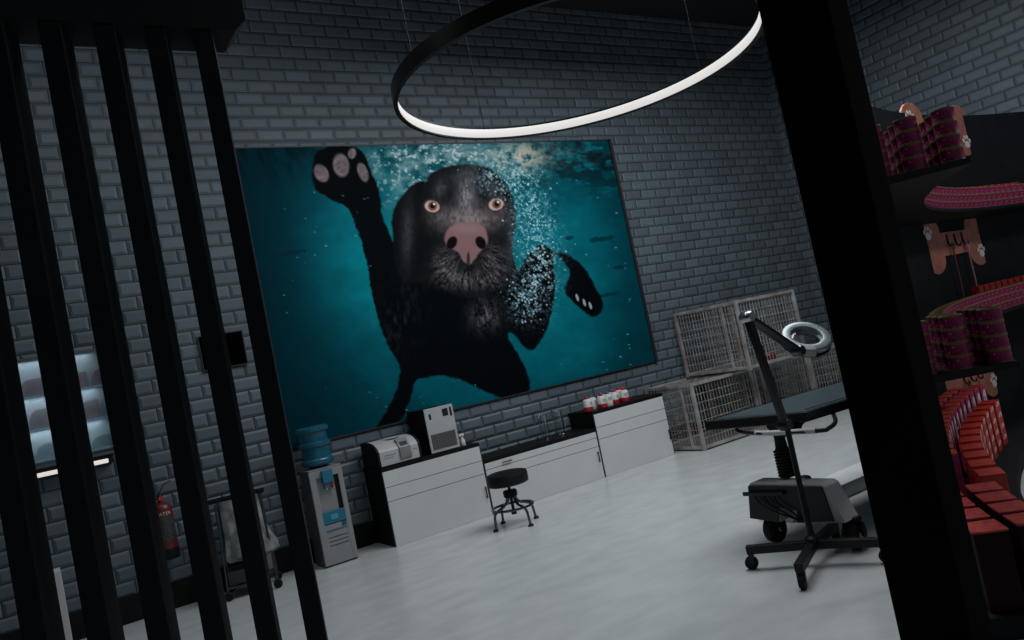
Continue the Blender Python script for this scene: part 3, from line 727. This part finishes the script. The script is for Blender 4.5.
b = B(); b.lathe([(0, -.045), (.038, -.045), (.045, -.03), (.045, .03), (.038, .045), (0, .045)], 20, j1, Matrix.Rotation(PI / 2, 3, 'X')); b.obj('pole_joint', M_BLACK2, t)
B().bar(j1 + Vector((0, .0, .02)), j2, .045, .055, .008, up=(0, 1, 0)).obj('lower_arm', M_BLACK2, t)
b = B()
for dy in (-.022, .022): b.bar(j2 + Vector((0, dy, 0)), j3 + Vector((0, dy, 0)), .022, .055, .006, up=(0, 1, 0))
b.obj('upper_arm', M_BLACK2, t)
b = B(); b.lathe([(0, -.05), (.034, -.05), (.042, -.038), (.042, .038), (.034, .05), (0, .05)], 20, j2, Matrix.Rotation(PI / 2, 3, 'X')); b.obj('elbow_knuckle', M_CHROME, t)
b = B(); b.lathe([(0, -.05), (.034, -.05), (.044, -.035), (.044, .035), (.034, .05), (0, .05)], 20, j3, Matrix.Rotation(PI / 2, 3, 'X')); b.obj('head_knuckle', M_BLUEST, t)
# ring head: axis tilted up towards the room's near left
hc = at(806, 338, 1, -4.93); view = (CAM - hc).normalized()
nrm = (view * .60 + (CX_ * .17 + CY_ * .98).normalized() * .80).normalized()
xa = CX_.cross(nrm).normalized(); ya = nrm.cross(xa); MR = Matrix((xa, ya, nrm)).transposed()
hl = L(hc)
B().ringsec([(.112, -.035), (.18, -.035), (.192, -.025), (.192, .012), (.180, .028), (.155, .034), (.122, .028), (.112, .012)], 56, hl, MR).obj('ring_head', mat('head_grey', (.20, .235, .25), .3, .4), t)
B().ringsec([(.110, -.055), (.178, -.055), (.194, -.045), (.194, -.010), (.188, -.006), (.110, -.03)], 56, hl, MR).obj('ring_underside', M_BLACK2, t)
B().lathe([(0, -.012), (.111, -.006), (.111, 0), (0, .006)], 40, hl, MR).obj('lens', glass_mat('lens_glass', (.75, .8, .82), .12), t)
ed = (j3 - hl); ed = (ed - nrm * ed.dot(nrm)).normalized()
B().bar(j3, hl + ed * .17 - nrm * .02, .05, .045, .008, up=nrm).obj('head_bracket', M_BLACK2, t)
aa = math.atan2(ed.dot(ya), ed.dot(xa))
B().ringsec([(.150, -.03), (.205, -.03), (.205, .02), (.193, .034), (.150, .038)], 16, hl, MR, aa - .25, aa + .65).obj('switch_cover', mat('cover_grey', (.32, .34, .35), .3, .3), t)

# ------------------------------------------------------------------ black box on the wall
t = thing('wall_box', 'flat black box fixed to the wall left of the poster', 'box', (2.075, WY, 2.705))
b = B(); b.box((-.255, -.035, -.205), (-.245, 0, .205)).box((.245, -.035, -.205), (.255, 0, .205)).box((-.245, -.035, -.205), (.245, 0, -.195)).box((-.245, -.035, .195), (.245, 0, .205)); b.obj('rim', mat('dark_rim', (.03, .033, .036), .4), t, smooth=False)
B().box((-.245, -.028, -.195), (.245, 0, .195)).obj('front_panel', mat('void_black', (.001, .001, .001), .95, spec=0), t, smooth=False)

# ------------------------------------------------------------------ fire extinguisher
p = at(165, 505, 1, .47); q = at(173.3, 558, 1, .47)
ex = (p.x + q.x) / 2
t = thing('fire_extinguisher', 'red water fire extinguisher hung on the brick wall', 'fire extinguisher', (ex - .03, .48, .555)); t.scale = (.88, .88, .88)
R_ = .115
B().lathe([(0, 0), (R_ - .006, 0), (R_, .01), (R_, .13)], 32).obj('base_boot', M_RUBBER, t)
B().lathe([(R_ - .001, .13), (R_ - .001, .60), (R_ - .012, .65), (R_ - .045, .685), (.035, .70), (.03, .72), (0, .72)], 32).obj('cylinder', M_RED, t)
B().ringsec([(R_ - .002, .23), (R_ + .001, .23), (R_ + .001, .52), (R_ - .002, .52)], 24, a0=-2.7, a1=-.55).obj('instruction_label', mat('black_label', (.014, .016, .017), .5, nscale=40, col2=(.05, .055, .06)), t)
B().lathe([(0, .72), (.032, .72), (.034, .77), (.02, .79), (0, .79)], 16).obj('valve', M_BLACK2, t)
B().lathe([(0, -.012), (.028, -.012), (.03, 0), (.028, .012), (0, .012)], 16, (.0, -.04, .745), Matrix.Rotation(PI / 2, 3, 'X')).obj('pressure_gauge', M_REDC, t)
b = B(); b.bar((-.03, 0, .77), (.06, -.02, .90), .026, .012, .003).bar((-.02, 0, .775), (.17, -.02, .80), .026, .010, .003).bar((.06, -.02, .90), (.15, -.03, .935), .026, .01, .003); b.obj('lever', M_BLACK2, t, smooth=False)
b = B(); b.tube(smooth_path([(-.03, 0, .75), (-.11, -.01, .74), (-.145, -.01, .62), (-.14, -.01, .40), (-.125, -.01, .22)], 6), .012, 8); b.obj('hose', M_RUBBER, t)
B().box((-.05, .09, .3), (.05, (WY - .48) / .88, .62)).obj('wall_bracket', M_BLACK2, t, smooth=False)
cu = bpy.data.curves.new('water', 'FONT'); cu.body = 'WATER'; cu.size = .06; cu.align_x = 'CENTER'; cu.extrude = .001
to = bpy.data.objects.new('water', cu); COL.objects.link(to)
dg = bpy.context.evaluated_depsgraph_get(); tm = bpy.data.meshes.new_from_object(to.evaluated_get(dg)); bpy.data.objects.remove(to)
for v in tm.vertices:
    a = -1.72 + v.co.x / R_; r = R_ + .001 + v.co.z
    v.co = Vector((r * math.cos(a), r * math.sin(a), .54 + v.co.y))
tm.materials.clear(); tm.materials.append(mat('label_lettering', (.5, .48, .46), .5))
lo = bpy.data.objects.new('lettering', tm); COL.objects.link(lo); lo.parent = t

# ------------------------------------------------------------------ laundry trolley
t = thing('laundry_trolley', 'wheeled trolley frame with sagging grey canvas bag by the wall', 'trolley', (1.86, .20, 0), math.radians(-15))
hw, hd = .255, .20
for sx in (-1, 1):
    for sy in (-1, 1):
        pts = smooth_path([(sx * hw, sy * hd, .10), (sx * hw, sy * hd, .16), (sx * hw * .98, sy * hd * .98, .3), (sx * hw * .9, sy * hd * .8, 1.03)], 5)
        B().tube(pts, .012, 8).obj('post', M_BLUEST, t)
        b = B(); b.lathe([(0, -.018), (.04, -.018), (.048, -.01), (.048, .01), (.04, .018), (0, .018)], 16, (sx * hw, sy * hd, .0485), Matrix.Rotation(PI / 2, 3, 'X')); b.obj('caster', M_RUBBER, t)
b = B()
b.tube([(-hw, -hd, .13), (hw, -hd, .13), (hw, hd, .13), (-hw, hd, .13)], .011, 8, True); b.tube(smooth_path([(-hw, -hd, .13), (-.1, -hd + .02, .17), (.1, -hd + .02, .17), (hw, -hd, .13)], 6), .01, 8); b.obj('base_rail', M_BLUEST, t)
B().box((-hw + .02, -hd + .01, .15), (hw - .02, hd - .01, .29), bev=.01).obj('lower_tray', mat('dark_tray', (.03, .032, .035), .5), t)
B().box((.05, -hd + .0, .22), (hw - .005, hd - .02, .40), bev=.01).obj('side_box', mat('tray_grey', (.15, .155, .16), .6), t)
b = B(); b.bar((-.36, -.06, 1.05), (.28, -.06, 1.05), .035, .035, .005).bar((-.36, .12, 1.05), (.28, .12, 1.05), .035, .035, .005).bar((-.22, -.08, 1.05), (-.22, .14, 1.05), .03, .03, .004).bar((.235, -.08, 1.05), (.235, .14, 1.05), .03, .03, .004); b.obj('top_frame', M_BLACK, t, smooth=False)
b = B()
lev = [(1.04, .215, .12, 0, 0), (.95, .205, .125, .0, 0), (.82, .20, .13, .01, -.01), (.70, .21, .15, .02, -.02), (.58, .235, .18, .035, -.03), (.48, .27, .20, .05, -.03), (.42, .275, .20, .05, -.03), (.385, .24, .17, .04, -.03), (.37, .12, .09, .03, -.02)]
rings = []
for z, rx, ry, ox, oy in lev:
    R0 = []
    for k in range(48):
        a = 2 * PI * k / 48; c, s = math.cos(a), math.sin(a); e = .55
        f = 1 + (.06 * math.sin(5 * a + z * 3) + .035 * math.sin(11 * a + z * 9)) * (1 if z < .95 else .2)
        x = math.copysign(abs(c) ** e, c) * rx * f + ox; y = math.copysign(abs(s) ** e, s) * ry * f + oy
        R0.append(b.bm.verts.new((x, y, z)))
    rings.append(R0)
for A, Q in zip(rings, rings[1:]):
    for k in range(48): b.bm.faces.new((A[k], A[(k + 1) % 48], Q[(k + 1) % 48], Q[k]))
b.bm.faces.new(rings[-1])
b.obj('canvas_bag', M_BAG, t)

# ------------------------------------------------------------------ white box at the far left
tag(B().box((-.2, -.45, 0), (.10, -.2, .87), bev=.006).obj('white_pedestal', mat('pale_pedestal', (.5, .5, .5), .5), smooth=False), 'plain pale grey box standing on the floor at far left', 'box')

# ------------------------------------------------------------------ lit display case on the wall
CY0 = .42
cx0, cx1 = -1.25, .80; cz0, cz1 = 1.80, 2.93
t = thing('display_case', 'lit glass-fronted wall case with shelves behind the slats', 'display case', ((cx0 + cx1) / 2, WY, cz0))
w = (cx1 - cx0) / 2; hz = cz1 - cz0; dy = CY0 - WY
b = B(); b.box((-w, dy, 0), (w, 0, .03)).box((-w, dy, hz - .03), (w, 0, hz)).box((-w, dy, .03), (-w + .03, 0, hz - .03)).box((w - .03, dy, .03), (w, 0, hz - .03)); b.obj('cabinet_frame', mat('case_frame', (.10, .11, .12), .4, .3), t, smooth=False)
M_CASE = mat('case_lining', (.42, .475, .51), .7, noise=.06)
B().box((-w + .03, -.02, .03), (w - .03, 0, hz - .03)).obj('back_panel', M_CASE, t, smooth=False)
for z in (.08, .40, .74): B().box((-w + .03, dy + .02, z - .02), (w - .03, -.02, z), bev=.003).obj('shelf', mat('case_shelf', (.46, .53, .58), .5), t, smooth=False)
def hazy_pane():
    m = bpy.data.materials.new('hazy_glass'); m.use_nodes = True; nt = m.node_tree
    out = nt.nodes['Material Output']; nt.nodes.remove(nt.nodes['Principled BSDF'])
    tr = nt.nodes.new('ShaderNodeBsdfTransparent'); tr.inputs[0].default_value = (.90, .96, .98, 1)
    df = nt.nodes.new('ShaderNodeBsdfTranslucent'); df.inputs[0].default_value = (.45, .58, .66, 1)
    mx = nt.nodes.new('ShaderNodeMixShader'); mx.inputs[0].default_value = .30
    nt.links.new(tr.outputs[0], mx.inputs[1]); nt.links.new(df.outputs[0], mx.inputs[2]); nt.links.new(mx.outputs[0], out.inputs[0])
    return m
B().box((-w + .03, dy + .004, .03), (w - .03, dy + .010, hz - .03)).obj('glass_pane', hazy_pane(), t, smooth=False)
CASE_E = 1.5
for lz in (hz - .035, .715, .375):
  ld = bpy.data.lights.new('case_light', 'AREA'); ld.shape = 'RECTANGLE'; ld.size = 2 * w - .2; ld.size_y = .03; ld.energy = CASE_E; ld.color = (.96, .98, 1)
  lo = bpy.data.objects.new('case_light', ld); COL.objects.link(lo); lo.parent = t; lo.location = (0, dy + .05, lz)
M_CLOTH = mat('dull_red_card', (.30, .13, .14), .8, noise=.2)
M_CLOTH2 = mat('dull_green_card', (.17, .24, .24), .8, noise=.2)
def wedge(px0, px1, py, zb, m, lab, wd=.2, ht=.2):
    c = at((px0 + px1) / 2, py, 1, .5)
    o = B(); o.prism([(-wd / 2, 0), (wd / 2, 0), (wd / 2, ht), (-wd * .08, ht * .98), (-wd * .25, ht * .8)], .07, Matrix(((1, 0, 0, 0), (0, 0, 1, -.035), (0, 1, 0, 0), (0, 0, 0, 1))))
    o = o.obj('folded_pouch', m, smooth=False, bev=.006); o.location = (c.x, .515, cz0 + zb)
    tag(o, lab, 'pouch', 'pouches in the lit wall case')
wedge(73, 85, 380, .74, M_CLOTH, 'dull red pouch in the middle of the top shelf in the lit case', .16, .17)
wedge(92, 106, 380, .74, M_CLOTH, 'dull red pouch at the right end of the top shelf in the lit case', .17, .17)
wedge(20, 41, 388, .74, M_CLOTH, 'dull red pouch at the left of the top shelf in the lit case', .26, .18)
wedge(81, 97, 412, .40, M_CLOTH, 'dull red pouch at the right of the middle shelf in the lit case', .20, .2)
wedge(28, 50, 421, .40, M_CLOTH, 'dull red pouch at the left of the middle shelf in the lit case', .24, .2)
wedge(92, 112, 444, .08, M_CLOTH2, 'dull green pouch at the right of the bottom shelf in the lit case', .26, .13)
wedge(36, 58, 456, .08, M_CLOTH2, 'dull green pouch at the left of the bottom shelf in the lit case', .26, .16)
t = thing('light_tube', 'cream light tube under the lit wall case', 'lamp', (-.3, .43, 1.735))
B().box((-.95, .0, -.022), (1.0, .05, .022), bev=.008).obj('tube', M_TUBE, t)
B().box((1.0, -.004, -.03), (1.05, .06, .035), bev=.006).obj('end_cap', M_BLACK2, t)
B().box((-.95, .05, -.03), (1.05, WY - .43, .065)).obj('mount', M_BLACK2, t, smooth=False)

# ------------------------------------------------------------------ curved shop shelving at the right
KC = Vector((10.1, -12.66, 0)); RI = 8.1; RO = 8.62
def pol(r, deg, z=0): a = math.radians(deg); return Vector((KC.x + r * math.cos(a), KC.y + r * math.sin(a), z))
A_NEAR, A_FAR, A_PAN = 132.8, 76.0, 121.5
H2, H1, H0 = 2.53, 1.37, .12
t = thing('curved_shelving', 'dark curved shop shelving stocked with tins behind the pillar', 'shelving', KC)
ra = math.radians
B().ringsec([(RO, 0), (RO + .06, 0), (RO + .06, 3.80), (RO, 3.80)], 60, a0=ra(A_FAR), a1=ra(A_PAN)).obj('back_panel', M_PANEL, t)
for z, nm in ((H2, 'shelf'), (H1, 'shelf')):
    B().ringsec([(RI, z - .035), (RO, z - .05), (RO, z), (RI + .006, z), (RI, z - .006)], 90, a0=ra(A_FAR), a1=ra(A_NEAR)).obj(nm, M_BLACK, t)
B().ringsec([(RI - .2, 0), (RO, 0), (RO, H0), (RI - .19, H0), (RI - .2, H0 - .01)], 90, a0=ra(A_FAR), a1=ra(135)).obj('plinth', M_PANEL, t)
# upright carrying the near end of the shelves
for r in (RO - .02,): 
    p = pol(r, 128.5); B().bar(p - KC, p - KC + Vector((0, 0, H2 - .05)), .05, .05).obj('upright', M_PANEL, t, smooth=False)

def can_mat():
    m = bpy.data.materials.new('pink_tin_label'); m.use_nodes = True; nt = m.node_tree; N = nt.nodes; Lk = nt.links; b = N['Principled BSDF']
    tc = N.new('ShaderNodeTexCoord'); sp = N.new('ShaderNodeSeparateXYZ'); Lk.new(tc.outputs['Object'], sp.inputs[0])
    vo = N.new('ShaderNodeTexVoronoi'); vo.inputs['Scale'].default_value = 34; Lk.new(tc.outputs['Object'], vo.inputs['Vector'])
    rp = N.new('ShaderNodeValToRGB'); e = rp.color_ramp.elements
    e[0].position = .0; e[0].color = (.40, .19, .27, 1); e[1].position = .8; e[1].color = (.20, .012, .068, 1)
    n = e.new(.32); n.color = (.29, .028, .10, 1); n = e.new(.6); n.color = (.08, .006, .03, 1)
    Lk.new(vo.outputs['Distance'], rp.inputs[0]); 
    sc_ = N.new('ShaderNodeMath'); sc_.operation = 'MULTIPLY'; sc_.inputs[1].default_value = 1.3
    Lk.new(vo.outputs['Distance'], sc_.inputs[0]); Lk.new(sc_.outputs[0], rp.inputs[0])
    cr = N.new('ShaderNodeValToRGB'); cr.color_ramp.interpolation = 'CONSTANT'; ce = cr.color_ramp.elements
    ce[0].position = 0; ce[0].color = (1, 1, 1, 1); ce[1].position = .1; ce[1].color = (0, 0, 0, 1); x = ce.new(.88); x.color = (1, 1, 1, 1)
    dv = N.new('ShaderNodeMath'); dv.operation = 'DIVIDE'; dv.inputs[1].default_value = .078; Lk.new(sp.outputs['Z'], dv.inputs[0]); Lk.new(dv.outputs[0], cr.inputs[0])
    mx = N.new('ShaderNodeMix'); mx.data_type = 'RGBA'; Lk.new(cr.outputs[0], mx.inputs['Factor']); Lk.new(rp.outputs[0], mx.inputs[6]); mx.inputs[7].default_value = (.15, .10, .04, 1)
    Lk.new(mx.outputs[2], b.inputs['Base Color']); b.inputs['Roughness'].default_value = .5; b.inputs['Specular IOR Level'].default_value = .2
    return m
CANH = .078
can_me = None
def can_at(r, deg, z, label, group):
    global can_me
    if can_me is None:
        o = B().lathe([(0, .004), (.058, .004), (.062, 0), (.0635, .004), (.061, .010), (.061, .067), (.0635, .073), (.062, .0778), (.058, .073), (0, .073)], 20).obj('food_tin', can_mat())
        can_me = o
    else:
        o = can_me.copy(); COL.objects.link(o)
    o.location = pol(r, deg, z); o.rotation_euler = (0, 0, random.uniform(-.15, .15) + ra(deg))
    tag(o, label, 'tin', group)
rows_near = [(8.165, 'inner'), (8.365, 'middle'), (8.555, 'outer')]
for z0, lv in ((H2, 'upper'), (H1, 'lower')):
    for (r, rn), nc in zip(rows_near, (4, 3, 2)):
        for c in range(nc):
            for k in range(4):
                can_at(r, A_NEAR - .5 - c * .98, z0 + k * CANH, f'pink tin in the dark {rn} row at the near end of the {lv} shelf', f'tins at the near end of the {lv} shelf, {rn} row')
    d0 = 114.0 if lv == 'upper' else 128.0
    for c in range(28 if lv == 'upper' else 42):
        for k in range(3):
            can_at(8.19, d0 - c * 1.0, z0 + k * CANH, f'pink tin in the long lit row of tins curving along the {lv} shelf', f'tins in the long row on the {lv} shelf')

# small red cartons behind the lit tins
cart = None
for z0, lv in ((H2, 'upper'), (H1, 'lower')):
    for c in range(0 if lv == 'upper' else 12, 22):
        deg = 108.5 - c * 1.1
        if cart is None:
            cart = B().box((-.045, -.06, 0), (.045, .06, .30), bev=.004).obj('red_carton', mat('red_carton_card', (.44, .03, .025), .5, nscale=18, col2=(.13, .012, .014)), smooth=False); o = cart
        else: o = cart.copy(); COL.objects.link(o)
        o.location = pol(8.42, deg, z0); o.rotation_euler = (0, 0, ra(deg))
        tag(o, f'narrow red carton standing behind the lit tins on the {lv} curved shelf', 'carton', f'red cartons on the {lv} shelf')

# bone-shaped hook boards
def bone(deg, z, label, rz=0, s=1.0):
    p = pol(RO - .001, deg, z)
    t = thing('bone_hook_board', label, 'hook board', p, ra(deg + 90))        # local -y... faces the room's inside
    # local x runs along the panel; +y points to the circle centre
    xs = 1.3; L_, Hh = .30 * s * xs, .105 * s
    out = []
    for cx, cy, a0, a1 in ((L_, Hh, -62, 186), (-L_, Hh, -6, 242), (-L_, -Hh, 118, 366), (L_, -Hh, -186, 62)):
        for k in range(13):
            a = ra(a0 + (a1 - a0) * k / 12); out.append((cx + .125 * s * xs * math.cos(a), cy + .115 * s * math.sin(a)))
    Mx = Matrix(((1, 0, 0, 0), (0, 0, -1, 0), (0, 1, 0, 0), (0, 0, 0, 1))) 
    Mx = Matrix(((1, 0, 0, 0), (0, 0, 1, .0), (0, 1, 0, 0), (0, 0, 0, 1)))
    B().prism(out, .028, Mx).obj('board', M_WOOD, t, smooth=False, bev=.006)
    for cx, cy in ((.335 * s * xs, .10 * s), (-.335 * s * xs, -.10 * s)):
        b = B()
        def disc(x, y, rx, ry):
            b.prism([(cx + (x - cx + rx * math.cos(2 * PI * k / 14)) * s * xs, cy + (y - cy + ry * math.sin(2 * PI * k / 14)) * s) for k in range(14)], .004, Matrix(((1, 0, 0, 0), (0, 0, 1, .028), (0, 1, 0, 0), (0, 0, 0, 1))))
        disc(cx, cy - .022, .034, .030)
        for dx, dy in ((-.042, .012), (-.016, .038), (.016, .038), (.042, .012)): disc(cx + dx, cy + dy, .012, .018)
        b.obj('paw_print', M_PAW, t, smooth=False)
    for x in (-.20, 0, .20):
        b = B(); b.tube(smooth_path([(x, .03, .08), (x, .04, -.02), (x, .075, -.045), (x, .085, -.01)], 5), .009, 8); b.box((x - .025, .026, .0), (x + .025, .034, .11), bev=.003); b.obj('hook', M_BLACK2, t)
    return t
def deg_for(px, py, r):
    d = ray(px, py); d2 = Vector((d.x, d.y)); o = Vector((CAM.x - KC.x, CAM.y - KC.y))
    a = d2.dot(d2); bq = 2 * d2.dot(o); c = o.dot(o) - r * r; tt = (-bq + math.sqrt(bq * bq - 4 * a * c)) / (2 * a)
    q = o + d2 * tt; return math.degrees(math.atan2(q.y, q.x)), CAM.z + d.z * tt
dg1, z1 = deg_for(953, 243, RO); dg2, z2 = deg_for(968, 378, RO); dg3, z3 = deg_for(937, 131, RO)
b1 = bone(dg1, z1, 'wooden bone-shaped hook board with paw prints between the two shelves', s=1.5)
bone(dg2, z2, 'wooden bone-shaped hook board below the lower curved shelf', s=1.5)
bone(dg3, z3, 'wooden bone-shaped hook board above the upper curved shelf behind tins', s=1.5)
bone(dg1 + 15.5, z1, 'wooden bone-shaped hook board half hidden by the pillar edge', s=1.5)
def leash(dg, z, x, m, lab, ln=.75):
    t = thing('dog_leash', lab, 'leash', pol(RO - .012, dg, z), ra(dg + 90))
    b = B(); b.tube(smooth_path([(x, .062, -.02), (x + .02, .062, -.2), (x + .015, .062, -.45), (x + .03, .062, -ln)], 6), .010, 6); b.obj('strap', m, t)
    b = B(); b.tube([(x + .035 * math.cos(2 * PI * k / 16), .062, -.05 + .045 * math.sin(2 * PI * k / 16)) for k in range(16)], .007, 6, True); b.obj('handle_loop', m, t)
    b = B(); b.box((x - .012, .05, -ln - .06), (x + .03 + .02, .072, -ln), bev=.004); b.obj('clip', M_CHROME, t)
M_L1 = mat('brown_strap', (.09, .03, .022), .6); M_L2 = mat('pink_strap', (.42, .20, .24), .6, noise=.4, nscale=60)
leash(dg1, z1, .20, M_L1, 'dark brown dog leash hanging from the middle bone board')
leash(dg1, z1, -.20, M_L2, 'pink patterned dog leash hanging from the middle bone board')
leash(dg2, z2, .20, M_L1, 'dark brown dog leash hanging from the lower bone board', .6)

# cartons on the plinth
def big_box(m_side, m_top, w, d, h, name):
    t = thing(name, '', 'box')
    B().box((-w / 2, -d / 2, 0), (w / 2, d / 2, h - .012), bev=.003).obj('carton', m_side, t, smooth=False)
    B().box((-w / 2 - .002, -d / 2 - .002, h - .012), (w / 2 + .002, d / 2 + .002, h), bev=.003).obj('lid', m_top, t, smooth=False)
    b = B(); x = -w / 2 - .001
    for k, (a0, a1, b0, b1) in enumerate(((.2, .35, .55, .9), (.35, .6, .78, .9), (.5, .8, .55, .65), (.62, .72, .6, .85))):
        b.box((x - .002, -d / 2 + d * a0, h * b0), (x + .001, -d / 2 + d * a1, h * b1))
    b.obj('printed_mark', M_PAW, t, smooth=False)
    return t
pk = big_box(M_PINK, M_PINKTOP, .12, .16, .54, 'pink_box'); rdb = big_box(M_REDBOX, M_REDBOX, .15, .20, .108, 'red_box'); dk = big_box(M_SHADEBOX, M_PINKTOP, .17, .2, .43, 'shaded_pink_box')
first = {}
def put(src, r, deg, z, lab, grp):
    if src.name not in first:
        first[src.name] = 1; src.location = pol(r, deg, z); src.rotation_euler = (0, 0, ra(deg)); src['label'] = lab; src['group'] = grp
    else: dup(src, pol(r, deg, z), ra(deg), lab, grp)
for c in range(16): put(pk, 8.53, 124.5 - c * 1.5, H0, 'tall pink box in the back row on the low plinth, against the panel', 'pink boxes, back row')
for c in range(16): put(pk, 8.36, 123.9 - c * 1.5, H0, 'tall pink box in the front row of pink boxes on the low plinth', 'pink boxes, front row')
for c in range(11):
    for k in range(4): put(rdb, 8.16, 125.8 - c * 2.1, H0 + .109 * k, 'flat red box stacked four high in front of the pink boxes', 'stacked red boxes')
for c in range(4): put(dk, 8.50, 133.9 - c * 1.75, H0, 'pink-lidded box with painted-in shade at the near end of the plinth, outer row', 'pink-lidded boxes, outer row')
for c in range(4): put(dk, 8.27, 133.6 - c * 1.75, H0, 'pink-lidded box with painted-in shade at the near end of the plinth, inner row', 'pink-lidded boxes, inner row')

# ------------------------------------------------------------------ light
def area(name, loc, size, e, col=(1, 1, 1), rot=(0, 0, 0), sy=None):
    d = bpy.data.lights.new(name, 'AREA'); d.energy = e; d.color = col; d.size = size
    if sy: d.shape = 'RECTANGLE'; d.size_y = sy
    o = bpy.data.objects.new(name, d); COL.objects.link(o); o.location = loc; o.rotation_euler = rot; return o
area('overhead_fill', (6.9, -3.9, 6.5), 6.0, 385, (.94, .98, 1), sy=3.2)  # added soft fill from overhead, out of view; no fixture belongs to it
area('left_wall_fill', (.9, -2.6, 6.6), 4.0, 34, (.93, .98, 1), (math.radians(30), 0, 0), .8)  # added fill tilted at the back wall to brighten its left part
area('shop_lamp', (8.6, -8.2, 4.8), .8, 80, (1, .93, .92))
wd = bpy.data.worlds.new('world'); scn.world = wd; wd.use_nodes = True
bg = wd.node_tree.nodes['Background']; bg.inputs[0].default_value = (.72, .86, 1, 1); bg.inputs[1].default_value = .22

vs = scn.view_settings; scn.display_settings.display_device = 'sRGB'
vs.view_transform = 'Standard'; vs.look = 'None'; vs.gamma = 1; vs.exposure = 0; vs.use_curve_mapping = False
